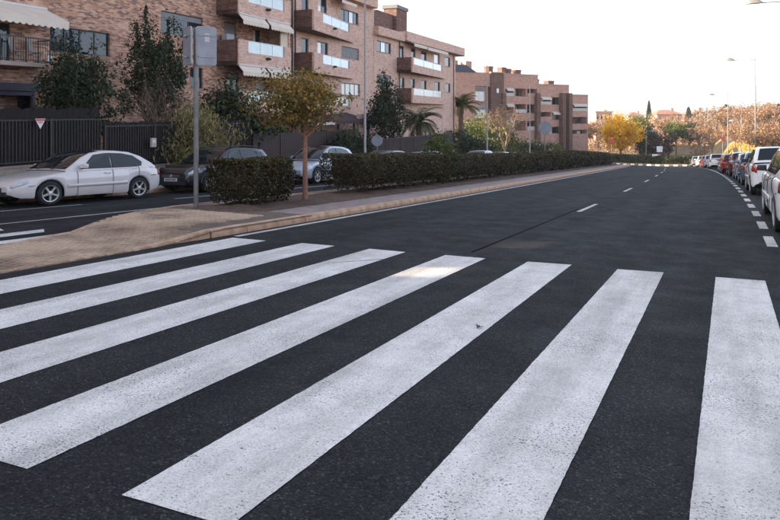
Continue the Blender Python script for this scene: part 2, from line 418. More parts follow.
# ================================================================== median island
med = empty('median', (0,0,0)); tag(med, kind='structure')
def lefte(t): return float(np.interp(t, [0, 7.2, 8.86, 10.4, 11.9, 13], [-10.05, -10.08, -10.46, -11.1, -11.62, -11.70]))
def rise(t): return .015 + .125*smooth01((t-8.3)/1.7)
# bedding slab that carries the pavers, then concrete margin and planting soil
strip('paving_bed', lambda t: lefte(t)+.02, -7.98, 1.5, 12.9, pm('joint_dirt', (.10,.072,.055), (.16,.12,.09), 4, .95), lambda e,t: rise(t)-.012, .4, 6, med)
strip('concrete_margin', -9.25, -8.16, 12.7, 103, conc_m, lambda e,t: .118, 1.0, 3, med)
strip('concrete_margin', -11.72, -11.25, 12.7, 103, conc_m, lambda e,t: .118, 1.0, 2, med)
def soilh(e, t):
    g_ = max(0, 12.9-t); k = min(1, max(0, min(e+11.40-.7*g_, -9.10-.9*g_-e)/.3)) * min(1, max(0, (t-11.9)/.4))
    return .085 + k*(.065 + .04*math.sin(e*5.1+t*1.7)*math.sin(t*2.9) + .03*random.random())
strip('planting_soil', lambda t: -11.40 if t > 12.9 else -11.40+.7*(12.9-t), lambda t: -9.10 if t > 12.9 else -9.10-.9*(12.9-t), 11.9, 103, soil_m, soilh, .35, 8, med)
# pavers: hundreds of small blocks too fine to pick apart singly
mb = MB(); row = 0; t = 1.6
while t < 12.1:
    e = lefte(t) + .08 + (.064 if row % 2 else 0)
    while e < -8.1:
        w, l = .112, .104
        if not (t > 9.4 and e > -8.75+(-.0)*(t-9)) :
            dz = rise(t) + random.uniform(0, .009)
            tl = random.uniform(-.02, .02)
            P = [rp(e, t), rp(e+w, t), rp(e+w, t+l), rp(e, t+l)]
            b = [p + Vector((0,0,dz-.02)) for p in P]; c = (P[0]+P[2])/2
            tp = [c + (p-c)*.80 + Vector((0,0,dz+.006+tl*(.1 if i < 2 else -.1))) for i, p in enumerate(P)]
            mb.add(b+tp, [(4,5,6,7),(0,1,5,4),(1,2,6,5),(2,3,7,6),(3,0,4,7)])
        e += .128
    t += .125; row += 1
tag(mb.build('paver_field', paver_m, med), kind='stuff')
# kerb stones, one object each, sharing two meshes
def kerb_mesh(name, ln, mat, face=1, w=.17, h=.34):
    m = MB(); pr = [(-w/2*face,-h+.14), (w/2*face,-h+.14), (w/2*face,.07), (w/2*face-.045*face,.138), (-w/2*face,.142)]
    if face < 0: pr = pr[::-1]
    m.vprism(pr, -ln/2, ln/2, 'y'); return m.mesh(name, mat, bevel=.006)
km_r = kerb_mesh('kerb_stone', .985, kerb_m, 1); km_l = kerb_mesh('kerb_stone', .985, kerb_m, -1)
def place_kerb(me, e, t, parent, dz=0.0, far=None):
    p = rp(e, t, dz); q = rp(e, t+.5, dz) - rp(e, t-.5, dz)
    o = link('kerb_stone', me, parent, p); o.rotation_euler = (math.atan2(q.z, math.hypot(q.x,q.y)) + random.uniform(-.006,.006), random.uniform(-.012,.012), math.atan2(-q.x, q.y) + random.uniform(-.004,.004)); return o
for k in range(60): place_kerb(km_r, -8.08, 10.1 + k, med)
for k in range(48): place_kerb(km_l, -11.78, 13.2 + k, med)
kr = MB(); kl = MB()
for t in frange(70.2, 103, 2.0)[:-1]:
    for mbb, e in ((kr, -8.08), (kl, -11.78)):
        a, b = rp(e, t), rp(e, t+1.98); mbb.wall(a, b, .16, min(a.z,b.z)-.2, (a.z+b.z)/2+.14)
for t in frange(61.2, 70.2, 2.0)[:-1]:
    a, b = rp(-11.78, t), rp(-11.78, t+1.98); kl.wall(a, b, .16, min(a.z,b.z)-.2, (a.z+b.z)/2+.14)
tag(kr.build('kerb_run', kerb_m, med), kind='stuff'); tag(kl.build('kerb_run', kerb_m, med), kind='stuff')
# sloping stones at the nose of the island, dying into the crossing
def ramp_stone(e0, t0, e1, t1, h0, h1, w=.17):
    m = MB(); a, b = rp(e0, t0), rp(e1, t1); d = (b-a).normalized(); n = Vector((d.y, -d.x, 0))*w
    a2, b2 = a-n, b-n
    V = [a+Vector((0,0,-.2)), b+Vector((0,0,-.2)), b2+Vector((0,0,-.2)), a2+Vector((0,0,-.2)), a+Vector((0,0,h0))-n*.25, b+Vector((0,0,h1))-n*.25, b2+Vector((0,0,h1)), a2+Vector((0,0,h0))]
    m.add(V, [(0,3,2,1),(4,5,6,7),(0,1,5,4),(1,2,6,5),(2,3,7,6),(3,0,4,7)])
    return m.build('kerb_stone', kerb_m, med)
ramp_stone(-7.99, 8.62, -7.99, 9.58, .05, .14); ramp_stone(-8.02, 7.72, -7.99, 8.60, .015, .048)
ramp_stone(-8.02, 6.8, -8.02, 7.70, .013, .013); ramp_stone(-8.02, 5.8, -8.02, 6.78, .013, .013); ramp_stone(-8.02, 4.8, -8.02, 5.78, .013, .013)
pts = [(-10.10,7.2,.02), (-10.44,8.7,.03), (-10.74,9.5,.10), (-11.10,10.35,.13), (-11.42,11.2,.14), (-11.68,12.1,.14), (-11.80,12.7,.14)]
for (e0,t0,h0), (e1,t1,h1) in zip(pts[:-1], pts[1:]):
    ramp_stone(e1, t1-.02, e0, t0, h1, h0)

# ================================================================== pavements
pl = strip('pavement_left', -20.45, -17.95, -14, 104, pave_m, .13, 1.0, 4, kind='structure')
pr_ = strip('pavement_right', 3.45, 5.05, -14, 104, pave_m, .13, 1.0, 3, kind='structure')
for k in range(70): place_kerb(km_r, -17.86, 8 + k, pl)
kk = MB()
for t in frange(-14, 104, 2.0)[:-1]:
    a, b = rp(3.34, t), rp(3.34, t+1.98); kk.wall(a, b, .16, min(a.z,b.z)-.2, (a.z+b.z)/2+.13)
tag(kk.build('kerb_run', kerb_m, pr_), kind='stuff')
# paving flags along the left pavement in view of the camera, joined: each only a few pixels tall
kk = MB()
for t in frange(9, 34, .6)[:-1]:
    for j in range(4):
        e = -20.4 + .6*j
        P = [rp(e+.01,t+.01,.134), rp(e+.59,t+.01,.134), rp(e+.59,t+.59,.134), rp(e+.01,t+.59,.134)]
        kk.add(P + [p-Vector((0,0,.02)) for p in P], [(0,1,2,3),(0,4,5,1),(1,5,6,2),(2,6,7,3),(3,7,4,0)])
tag(kk.build('paving_flags', pave_m, pl), kind='stuff')

# ================================================================== roundabout at the foot of the road
RC = Vector((cx(128)-2.0, 128.0, 0)); RR = 13.5
ring = []
isl = empty('roundabout_island', (RC.x, RC.y, gz(RC.x, RC.y))); tag(isl, kind='structure')
m = MB(); pr = []
for i in range(64):
    a = 2*math.pi*i/64; p = Vector((math.cos(a)*(RR-.25), math.sin(a)*(RR-.25), 0)); p.z = gz(RC.x+p.x, RC.y+p.y) - isl.location.z + .2; pr.append(p)
m.add(pr + [Vector((0,0,.9))], [(i,(i+1)%64,64) for i in range(64)])
m.build('island_earth', ground_m, isl, smooth=True)
kw = pm('kerb_white', (.62,.60,.56), (.70,.68,.64), 3, .8); kd = pm('kerb_dark', (.09,.085,.08), (.13,.12,.11), 3, .8)
for i in range(132):
    a0 = 2*math.pi*i/132; a1 = 2*math.pi*(i+.97)/132
    if math.sin(a0) > .35: continue
    z0 = gz(RC.x+math.cos(a0)*RR, RC.y+math.sin(a0)*RR) - isl.location.z
    P = [Vector((math.cos(a)*r, math.sin(a)*r, 0)) for a, r in ((a0,RR-.3),(a0,RR),(a1,RR),(a1,RR-.3))]
    MB().prism([P[0],P[1],P[2],P[3]], z0-.2, z0+.22).build('kerb_stone', kw if i % 2 else kd, isl)
# ================================================================== buildings
class Frame:
    """facade frame: local x along the wall, -y outwards, z up"""
    def __init__(s, name, n0, t0, ang, z0=0.0):
        s.root = empty(name, (n0, t0, z0), ang); s.o = Vector((n0, t0)); s.z0 = z0
        s.d = Vector((math.cos(ang), math.sin(ang))); s.w = Vector((math.sin(ang), -math.cos(ang)))
    def uv(s, x, y, w=0.0):
        r = ray(x, y); r2 = Vector((r.x, r.y)); k = (s.o.dot(s.w) + w) / r2.dot(s.w); p = r2*k - s.o
        return p.dot(s.d), CAM_H + r.z*k - s.z0
    def rect(s, xl, xr, yt, yb, w=0.0):
        u0, v1 = s.uv(xl, yt, w); _, v0 = s.uv(xl, yb, w); u1, _ = s.uv(xr, yt, w); return (u0, u1, v0, v1)

def wall_grid(m, u0, u1, v0, v1, holes, y=0.0, rev=.2):
    us = sorted({u0, u1} | {min(max(h[0],u0),u1) for h in holes} | {min(max(h[1],u0),u1) for h in holes})
    vs = sorted({v0, v1} | {min(max(h[2],v0),v1) for h in holes} | {min(max(h[3],v0),v1) for h in holes})
    for a, b in zip(us[:-1], us[1:]):
        for c, d in zip(vs[:-1], vs[1:]):
            mu, mv = (a+b)/2, (c+d)/2
            if any(h[0] < mu < h[1] and h[2] < mv < h[3] for h in holes): continue
            m.quad((a,y,c), (b,y,c), (b,y,d), (a,y,d))
    for h in holes:
        a, b, c, d = h; y2 = y+rev
        m.quad((a,y,c),(a,y2,c),(b,y2,c),(b,y,c)); m.quad((a,y,d),(b,y,d),(b,y2,d),(a,y2,d))
        m.quad((a,y,c),(a,y,d),(a,y2,d),(a,y2,c)); m.quad((b,y,c),(b,y2,c),(b,y2,d),(b,y,d))
    return m
def window(root, r, y=0.0, n=2, kind='dark', pale_panes=(), blind=0.0, fm=None):
    u0, u1, v0, v1 = r; fm = fm or frame_dark; t = .055; a, b = y+.09, y+.16
    m = MB(); m.box(u0,u1,a,b,v0,v0+t).box(u0,u1,a,b,v1-t,v1).box(u0,u0+t,a+.001,b-.001,v0+t,v1-t).box(u1-t,u1,a+.001,b-.001,v0+t,v1-t)
    step = (u1-u0)/n
    for k in range(1, n): m.box(u0+k*step-t*.5, u0+k*step+t*.5, a+.002, b-.002, v0+t, v1-t)
    m.quad((u0,b+.03,v0),(u1,b+.03,v0),(u1,b+.03,v1),(u0,b+.03,v1))
    wdw = m.build('window', fm, root)
    for k in range(n):
        p0 = u0+k*step + (t if k == 0 else t*.5); p1 = u0+(k+1)*step - (t if k == n-1 else t*.5)
        MB().box(p0, p1, y+.12, y+.13, v0+t, v1-t).build('pane', glass_pale if k in pale_panes else glass, wdw)
    if blind > 0:
        mm = MB(); zt = v1-t; zb = v1-t-(v1-v0-2*t)*blind; z = zt
        while z > zb + .02:
            z2 = max(zb, z-.055); mm.box(u0+t, u1-t, y+.085, y+.105, z2+.006, z); z = z2
        mm.build('roller_blind', blind_m, wdw)
    sm = MB(); sm.box(u0-.04, u1+.04, y-.04, y+.10, v0-.05, v0-.002); sm.build('sill', slab_m, wdw)
    return wdw
def balcony(root, plan, v0, vtop, ga=None, mat=None, side_mat=None, gl=None, slab=.22):
    """plan: (u,w) points of the outer edge from wall to wall; ga: fraction range of the glazed stretch of the front"""
    pts = [(u, -w) for u, w in plan]
    b = MB(); b.prism(pts[::-1] if (pts[1][0]-pts[0][0])*(pts[2][1]-pts[0][1])-(pts[1][1]-pts[0][1])*(pts[2][0]-pts[0][0]) < 0 else pts, v0+.002, v0+slab)
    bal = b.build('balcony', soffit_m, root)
    th = .14
    # outer edges: near side, front, far side
    p0, p1, p2, p3 = pts
    s = MB(); s.wall((p0[0]+th/2,p0[1]), (p1[0]+th/2,p1[1]+.005), th, v0, vtop); s.build('side_wall', side_mat or brickD, bal)
    f = MB(); d = Vector((p2[0]-p1[0], p2[1]-p1[1])); L = d.length; d /= L
    def P(k): return (p1[0]+d.x*L*k, p1[1]+d.y*L*k)
    if ga:
        a, c = ga; low = v0 + (vtop-v0)*.52
        f.wall(P(0), P(a), th, v0-.01, vtop+.004); f.wall(P(a), P(c), th-.004, v0-.01, low); f.wall(P(c), P(1), th, v0-.01, vtop+.004)
        f.build('front_wall', mat or brickB, bal)
        n = 3
        for k in range(n):
            q0 = a+(c-a)*(k+.015)/n; q1 = a+(c-a)*(k+.985)/n
            MB().wall(P(q0), P(q1), .02, low+.03, vtop-.03).build('glass_panel', gl or rail_glass, bal)
        r = MB(); r.wall(P(a+.002), P(c-.002), .05, vtop-.03, vtop+.012).wall(P(a+.002), P(c-.002), .05, low+.001, low+.03); r.build('rail', galv, bal)
    else:
        f.wall(P(0), P(1), th, v0-.01, vtop+.004); f.build('front_wall', mat or brickB, bal)
    if abs(p2[1]-p3[1]) > .3:
        s = MB(); s.wall((p2[0]-th/2-.002,p2[1]+.005), (p3[0]-th/2-.002,p3[1]), th, v0, vtop); s.build('side_wall', mat or brickB, bal)
    return bal
def awning(root, u0, u1, vt, drop, w0, w1, val=.22, mat=None):
    m = MB(); th = .03
    m.add([(u0,-w0,vt),(u1,-w0,vt),(u1,-w1,vt-drop),(u0,-w1,vt-drop),(u0,-w0,vt-th),(u1,-w0,vt-th),(u1,-w1,vt-drop-th),(u0,-w1,vt-drop-th)],
          [(0,3,2,1),(4,5,6,7),(0,1,5,4),(1,2,6,5),(2,3,7,6),(3,0,4,7)])
    a = m.build('awning', mat or awn_m, root)
    # scalloped valance
    n = max(3, int((u1-u0)/.28)); pts = [(u0, vt-drop-.005)]
    lower = []
    for k in range(n):
        for j in range(5):
            x = u0 + (u1-u0)*(k + j/5)/n; lower.append((x, vt-drop-val+.07*(1-math.sin(math.pi*j/5))))
    lower.append((u1, vt-drop-val+.07))
    mm = MB(); P = [(u0, vt-drop-.004)] + lower + [(u1, vt-drop-.004)]
    mm.vprism(P, -w1-.012, -w1+.002, 'y'); mm.build('valance', mat or awn_m, a)
    MB().tube([(u0,-w0-.02,vt+.03),(u1,-w0-.02,vt+.03)], .06, 8).build('cassette', frame_white, a)
    return a
def gutter(root, u, w, v0, v1): MB().tube([(u,-w,v0),(u,-w,v1)], .05, 8).build('downpipe', rail_dark, root)

PHI = .0585
FA = Frame('brick_apartment_building', -25, 20, math.pi/2 + PHI); RA = FA.root
tag(RA, 'mixed orange and dark brick apartment building with scalloped cream awnings behind the dark fence', 'building', 'apartment blocks along the street')
WA = [FA.rect(50,110,25,51), FA.rect(-16,11,20,61), FA.rect(161,203,10,33), FA.rect(190,203,67,88), FA.rect(224,236.5,21,39), FA.rect(225,239,72,90),
      FA.rect(253,261,29,47), FA.rect(276,284,28,47), FA.rect(256,266,72,92), FA.rect(275,284,74,92)]
uAR = FA.uv(291.5, 50)[0]; TOPA = 11.4
gar = FA.rect(-20, 34, 90, 125)
WAX = [(-15.5+4.2*k, -13.6+4.2*k, .6+2.85*j, 1.9+2.85*j) for k in range(3) for j in range(4)]
for w_ in WAX: window(RA, w_, n=2)
m = MB(); wall_grid(m, -17.4, uAR, -3.2, TOPA, WA + [gar] + WAX); m.build('wall', brickA, RA)
m = MB(); m.quad((-17.4,6,-3.2),(-17.4,0,-3.2),(-17.4,0,TOPA),(-17.4,6,TOPA)).quad((uAR,0,-3.2),(uAR,9,-3.2),(uAR,9,TOPA),(uAR,0,TOPA)).quad((uAR,9,-3.2),(-17.4,6,-3.2),(-17.4,6,TOPA),(uAR,9,TOPA)); m.build('wall', brickA, RA)
MB().box(-17.5, uAR+.1, -.7, 9.2, TOPA, TOPA+.5).build('roof', slab_m, RA)
window(RA, WA[0], n=4, pale_panes=()); window(RA, WA[1], n=2, fm=frame_dark); window(RA, WA[2], n=3, blind=.25); window(RA, WA[3], n=1)
window(RA, WA[4], n=1, blind=1.0); window(RA, WA[5], n=2, blind=.3)
window(RA, WA[6], n=2, pale_panes=(0,)); window(RA, WA[7], n=1, pale_panes=(0,)); window(RA, WA[8], n=1, pale_panes=(0,)); window(RA, WA[9], n=1)
# ground-floor carport under a dark beam
g0, g1, gv0, gv1 = gar
MB().box(g0+.01, g1-.01, .9, 1.0, gv0, gv1).build('carport_wall', brickA, RA)
cp = MB(); cp.box(g0-1, g1+.35, -.16, -.004, gv1+.02, gv1+.32); cp.box(g1-.12, g1+.0, -.06, .06, gv0, gv1-.01); cp.box(g0, g1-.13, -.06, .06, gv1-.16, gv1-.01); cp.build('carport_beam', pm('blue_grey_steel', (.055,.055,.075), rough=.5), RA)
# terrace at the first window: dark railing on a thin slab, cream awning above
ta, tb = FA.uv(-18,62)[0], FA.uv(38,62)[0]; tz = FA.uv(0,62)[1]
MB().box(ta, tb, -.95, -.003, tz-.16, tz).build('terrace_slab', slab_m, RA)
r = MB(); r.box(ta, tb, -.95, -.91, tz+.92, tz+.97).box(ta, tb, -.945, -.915, tz+.06, tz+.09)
for k in range(int((tb-ta)/.55)+1): r.box(ta+.55*k, ta+.55*k+.03, -.95, -.91, tz, tz+.92)
r.box(tb-.04, tb, -.905, -.005, tz+.92, tz+.97).box(tb-.04, tb-.01, -.905, -.005, tz+.06, tz+.09)
for k in range(int((tb-ta)/.11)): r.box(ta+.11*k, ta+.11*k+.012, -.936, -.924, tz+.091, tz+.919)
rl = r.build('railing', rail_dark, RA)
def folding_chair(u, label):
    c = empty('folding_chair', RA.matrix_basis @ Vector((u, -.5, tz)), math.pi/2 + PHI + .5); tag(c, label, 'chair', 'chairs on the first floor terrace')
    fm_ = pm('chair_pale', (.34,.32,.29), rough=.6)
    MB().box(-.22,.22,-.2,.2,.42,.45).build('seat', fm_, c)
    b = MB(); b.obox((0,.24,.72), (.42,.02,.5), Matrix.Rotation(-.25,3,'X')); b.build('backrest', fm_, c)
    for sx_ in (-.2,.2):
        MB().tube([(sx_,-.22,0),(sx_,.18,.45),(sx_,.30,.95)], .014, 6).build('leg', fm_, c); MB().tube([(sx_,.24,0),(sx_,-.16,.44)], .014, 6).build('leg', fm_, c)
folding_chair(tb-.5, 'pale folding chair at the open end of the terrace under the scalloped awning'); folding_chair(tb-1.35, 'pale folding chair beside the glass door on the terrace')
au0, av = FA.uv(-25,1.5); au1, _ = FA.uv(50,5); awning(RA, au0, au1-.2, FA.uv(10,4)[1], .55, .02, 1.25, .34)
wb = FA.rect(46.5,52,55,62); MB().box(wb[0], wb[1], -.03, -.003, wb[2], wb[3]).build('wall_notice', pm('notice_white', (.62,.60,.60), rough=.6), RA)
# stack of balconies with brick sides
bu0 = 11.18; bu1 = FA.uv(290,50,1.43)[0]
for k, v in enumerate((1.46, 4.31, 7.17)):
    balcony(RA, [(bu0,.003),(bu0,1.43),(bu1,1.43),(bu1,.003)], v, v+1.42, (.17,.86))
    if k < 2:
        ub = bu0+(bu1-bu0)*.5
        awning(RA, bu0+.08, ub-.12, v+2.84, .34, 1.44, 1.75, .26); awning(RA, ub+.12, bu1-.1, v+2.84, .34, 1.44, 1.75, .26)
MB().box(bu1-.14+.003, bu1-.003, -1.42, -.003, -2.5, TOPA-.002).build('end_wall', brickB, RA)
MB().box(bu1-1.0, bu1-.16, -1.36, -1.30, 1.46+1.45, 7.16).build('side_blind', pm('cream_blind', (.62,.50,.38), (.68,.56,.44), 2, .8), RA)
for v in (5.0, 7.9):
    MB().lathe([(.02,0),(.17,.02),(.20,.10),(.12,.16)], 12, Matrix.Translation((bu0+(bu1-bu0)*.52, -1.54, v-.25))).build('wall_lamp', frame_dark, RA)
gutter(RA, uAR-.10, .12, -2, TOPA)
MB().box(uAR-.9, uAR-.55, -.003-.30, -.003, 5.1, 5.6).build('air_conditioner', frame_white, RA)
# air conditioner seen through the balcony side
MB().box(bu0+.25, bu0+.95, -.55, -.2, 5.55, 6.1).build('air_conditioner', pm('ac_grey', (.30,.31,.33), rough=.5), RA)

# neighbour further up the street, out of the frame on this side; an added wall between them shapes the sun patches
FZ = Frame('brick_block_up_the_street', -25, 20, math.pi/2 + PHI); RZ = FZ.root
tag(RZ, 'long brick apartment block up the street beyond the fence corner', 'building', 'apartment blocks along the street')
zh = []
for k in range(9):
    for j in range(4): zh.append((-30-4.4*k, -28.4-4.4*k, -.2+2.85*j, 1.2+2.85*j))
m = MB(); wall_grid(m, -72, -25.4, -3, TOPA+1.2, zh); m.quad((-25.4,0,-3),(-25.4,6,-3),(-25.4,6,TOPA+1.2),(-25.4,0,TOPA+1.2)).quad((-72,9,-3),(-72,0,-3),(-72,0,TOPA+1.2),(-72,9,TOPA+1.2)).quad((-25.4,6,-3),(-72,9,-3),(-72,9,TOPA+1.2),(-25.4,6,TOPA+1.2)); m.build('wall', brickA, RZ)
for h in zh: window(RZ, h, n=2, blind=.3 if (h[0]*7) % 3 < 1 else 0)
MB().box(-72.3, -25.2, -.7, 9.3, TOPA+1.2, TOPA+1.7).build('roof', slab_m, RZ)
SUN_WALL = empty('sun_patch_wall', RA.location, math.pi/2 + PHI)
tag(SUN_WALL, 'unseen brick wall added with two openings to shape sun patches on the road', 'wall')
def sun_hole(e, t, he, ht):      # the opening through which low sun reaches a spot on the road
    g_ = rp(e, t); wv = FA.w; k = (FA.o.dot(wv) - .35 - Vector((g_.x, g_.y)).dot(wv)) / Vector((SUN_DIR.x, SUN_DIR.y)).dot(wv)
    q = g_ + SUN_DIR*k; u = (Vector((q.x, q.y)) - FA.o).dot(FA.d); v = q.z; hv = he*math.tan(SUN_EL)
    return (u-ht, u+ht, v-hv, v+hv)
SUN_WALL_HOLES = [sun_hole(-3.45, 8.65, .36, .42), sun_hole(-3.05, 11.9, .40, .48)]

# second block: pink brick, wedge balconies with glass rails
FB = Frame('pink_brick_apartment_block', -25, 20, math.pi/2 + PHI); RB = FB.root
tag(RB, 'pink brick apartment block with wedge shaped balconies and glass rails', 'building', 'apartment blocks along the street')
uB1 = FB.uv(373.5, 50)[0]; TOPB = 10.45
WB = [FB.rect(301.5,308.5,-9,9), FB.rect(318,327,-8,11), FB.rect(341,358.5,8,20.5), FB.rect(301.5,308.5,37.5,52), FB.rect(317.5,328,41,54), FB.rect(341.5,359,45.5,57), FB.rect(341.5,360,82.5,95), FB.rect(316,322,79,97), FB.rect(301.5,308.5,78,98)]
m = MB(); wall_grid(m, uAR+.02, uB1, -4, TOPB+.6, WB); m.build('wall', brickB, RB)
m = MB(); m.quad((uB1,0,-4),(uB1,9,-4),(uB1,9,TOPB+.6),(uB1,0,TOPB+.6)).quad((uB1,9,-4),(uAR+.02,9,-4),(uAR+.02,9,TOPB+.6),(uB1,9,TOPB+.6)); m.build('wall', brickB, RB)
window(RB, WB[0], n=1); window(RB, WB[1], n=2, pale_panes=(0,)); window(RB, WB[2], n=4, pale_panes=(2,)); window(RB, WB[3], n=1, pale_panes=()); window(RB, WB[4], n=2, pale_panes=(0,))
window(RB, WB[5], n=2, blind=.95); window(RB, WB[6], n=4, pale_panes=(0,1,2,3)); window(RB, WB[7], n=1); window(RB, WB[8], n=1)
MB().box(uAR+.02, FB.uv(378,5,.6)[0], -.62, 9.3, TOPB, TOPB+.95).build('roof', brickB, RB)
b0 = 19.84; b1 = FB.uv(352, 36)[0]
for v in (1.46, 4.34, 7.20): balcony(RB, [(b0,.003),(b0,1.45),(b1,.12),(b1,.003)], v, v+1.36, (.20,.86))
au = FB.uv(330,2)[0]; awning(RB, au, au+2.6, FB.uv(330,-5)[1], .4, .02, 1.0, .24)
gutter(RB, uAR+.35, .10, -3, TOPB)
for v in (5.0, 7.75): MB().lathe([(.02,0),(.15,.02),(.17,.10),(.10,.15)], 12, Matrix.Translation((b0+(b1-b0)*.45, -1.02, v-.1))).build('wall_lamp', frame_dark, RB)
# low terrace wall with plant pots stands at the ground floor
MB().box(25.5, 31.5, -2.2, -2.0, -3, 1.55).build('terrace_wall', brickB, RB)

# third block: lower, long parapet, continuous balcony
FC = Frame('terraced_brick_block', -25, 20, math.pi/2 + PHI); RC_ = FC.root
tag(RC_, 'lower pink brick block with overhanging parapet, chimney and white balcony rail', 'building', 'apartment blocks along the street')
uC1 = FC.uv(455.5, 60)[0]; TOPC = 8.4
WC = [FC.rect(376.8,391,40,51), FC.rect(376.8,391,74,86), FC.rect(399,404,45,60), FC.rect(411,415.5,48,58), FC.rect(421,426.5,51,61), FC.rect(434,439.5,53.5,63), FC.rect(445,450.2,56.5,66), FC.rect(399,404.5,77,92), FC.rect(411,415,78.5,92), FC.rect(421,426.5,80,92), FC.rect(434.6,440,81.5,93), FC.rect(445,450.4,83,92)]
m = MB(); wall_grid(m, uB1+.03, uC1, -5.5, TOPC+.5, WC); m.build('wall', brickB, RC_)
m = MB(); m.quad((uC1,0,-5.5),(uC1,9,-5.5),(uC1,9,TOPC+.5),(uC1,0,TOPC+.5)).quad((uC1,9,-5.5),(uB1+.03,9,-5.5),(uB1+.03,9,TOPC+.5),(uC1,9,TOPC+.5)); m.build('wall', brickB, RC_)
for k, r_ in enumerate(WC): window(RC_, r_, n=3 if k == 0 else (2 if k == 1 else 1), pale_panes=(1,) if k == 0 else ((0,) if k == 5 else ()), blind=.9 if k == 1 else 0)
uP = FC.uv(407, 31, .6)[0]; uPe = FC.uv(464.6, 50, .6)[0]
MB().box(uP, uPe, -.62, 9.2, TOPC, TOPC+.88).build('parapet', brickB, RC_)
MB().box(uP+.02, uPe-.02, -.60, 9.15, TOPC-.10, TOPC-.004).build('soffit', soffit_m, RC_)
q = FC.uv(379,24,.3); q2 = FC.uv(379,35,.3)
MB().box(uB1+.06, uP-.03, -.45, -.003, q2[1], q[1]-.2).build('roof_terrace_wall', brickB, RC_)
MB().box(uB1+.06, uP-.03, .3, 9.0, TOPC+.5, TOPC+.6).build('roof', slab_m, RC_)
MB().box(uB1+.5, uP+6.0, 2.6, 7.0, TOPC+.61, 11.5).build('attic', brickD, RC_)
ch = FC.rect(396.5,407,4.5,29,-2.2); MB().box(ch[0], ch[1], 2.2, 3.6, ch[2]-1.5, ch[3]-.35).build('chimney', brickD, RC_)
MB().box(ch[0]-.12, ch[1]+.12, 2.08, 3.72, ch[3]-.35, ch[3]).build('chimney_cap', pm('cap_grey', (.16,.155,.15), rough=.8), RC_)
MB().lathe([(.9,0),(.88,.18),(.6,.42),(.2,.55),(.02,.57)], 20, Matrix.Translation((uP-2.2, 1.4, TOPC+.61))).build('skylight_dome', pm('dome_grey', (.30,.32,.35), rough=.3), RC_)
c0 = FC.uv(412,60,1.5)[0]; c1 = FC.uv(445,76,.2)[0]
for v in (2.55, 5.38): balcony(RC_, [(c0,.003),(c0,1.5),(c1,.25),(c1,.003)], v, v+1.36, (.03,.86), gl=pm('white_rail_glass', (.66,.68,.64), rough=.15))
ua = FC.uv(405,42)[0]; ub = FC.uv(418.5,45)[0]; uc = FC.uv(440,50)[0]
awning(RC_, ua, ub, FC.uv(405,40)[1], .35, .02, .95, .30); awning(RC_, ub+.2, uc, FC.uv(405,40)[1], .40, .02, .95, .30)
gutter(RC_, uC1-1.0, .1, -4, TOPC-.1); gutter(RC_, uP-.6, .1, -4, TOPC-.1)
# garden porch with a dark roof and pale beam at the foot of the pink block
FP = Frame('garden_porch', -25, 20, math.pi/2 + PHI); tag(FP.root, 'low garden porch with dark purple roof and pale beam below the pink block', 'porch')
pu0, pv1 = FP.uv(303,119,2.6); pu1, _ = FP.uv(371,119,2.6); _, pv0 = FP.uv(303,126,2.6)
m = MB(); m.add([(pu0,-2.6,pv0+.05),(pu1,-2.6,pv0+.05),(pu1,-.02,pv1+.35),(pu0,-.02,pv1+.35),(pu0,-2.6,pv0+.25),(pu1,-2.6,pv0+.25),(pu1,-.02,pv1+.55),(pu0,-.02,pv1+.55)], [(0,3,2,1),(4,5,6,7),(0,1,5,4),(1,2,6,5),(2,3,7,6),(3,0,4,7)]); m.build('roof', pm('purple_tile', (.040,.022,.026), (.065,.036,.040), 5, .8), FP.root)
MB().box(pu0+.6, pu0+4.2, -2.7, -2.605, pv0+.02, pv0+.2).build('fascia', pm('pale_fascia', (.55,.50,.46), rough=.7), FP.root)
for k in range(5): MB().box(pu0+.1+(pu1-pu0-.4)*k/4, pu0+.25+(pu1-pu0-.4)*k/4, -2.55, -2.4, -4, pv0+.049).build('post', brown_post if False else rail_dark, FP.root)
# dish and aerials on the roofs, each a thing
def aerial(x, y, e_pt, ht, label):
    r = empty('roof_aerial', e_pt); tag(r, label, 'aerial')
    MB().tube([(0,0,0),(0,0,ht)], .025, 6).build('mast', galv, r)
    m = MB()
    for k in range(3):
        z = ht-.25-.42*k; m.tube([(-.35,0,z),(.35,0,z)], .012, 5)
        for j in range(7): m.tube([(-.33+.11*j,-.2,z),(-.33+.11*j,.2,z)], .007, 4)
    m.build('elements', galv, r)
p = RC_.matrix_basis @ Vector((uPe-4.5, 5, TOPC+.88)); aerial(0,0,p,3.0,'thin roof aerial on the parapet of the lower pink block')
dish = empty('satellite_dish', RC_.matrix_basis @ Vector((uB1+1.3, .55, TOPC+.6))); tag(dish, 'satellite dish on a mast beside the chimney roof terrace', 'satellite dish')
MB().tube([(0,0,0),(0,0,2.1)], .03, 8).build('mast', galv, dish)
MB().lathe([(.02,.0),(.2,.03),(.38,.10),(.45,.16),(.44,.17),(.36,.12),(.02,.02)], 20, Matrix.Translation((.12,-.1,1.9)) @ Matrix.Rotation(1.2,4,'X') @ Matrix.Rotation(.5,4,'Y'), cap=False).build('dish', frame_white, dish)

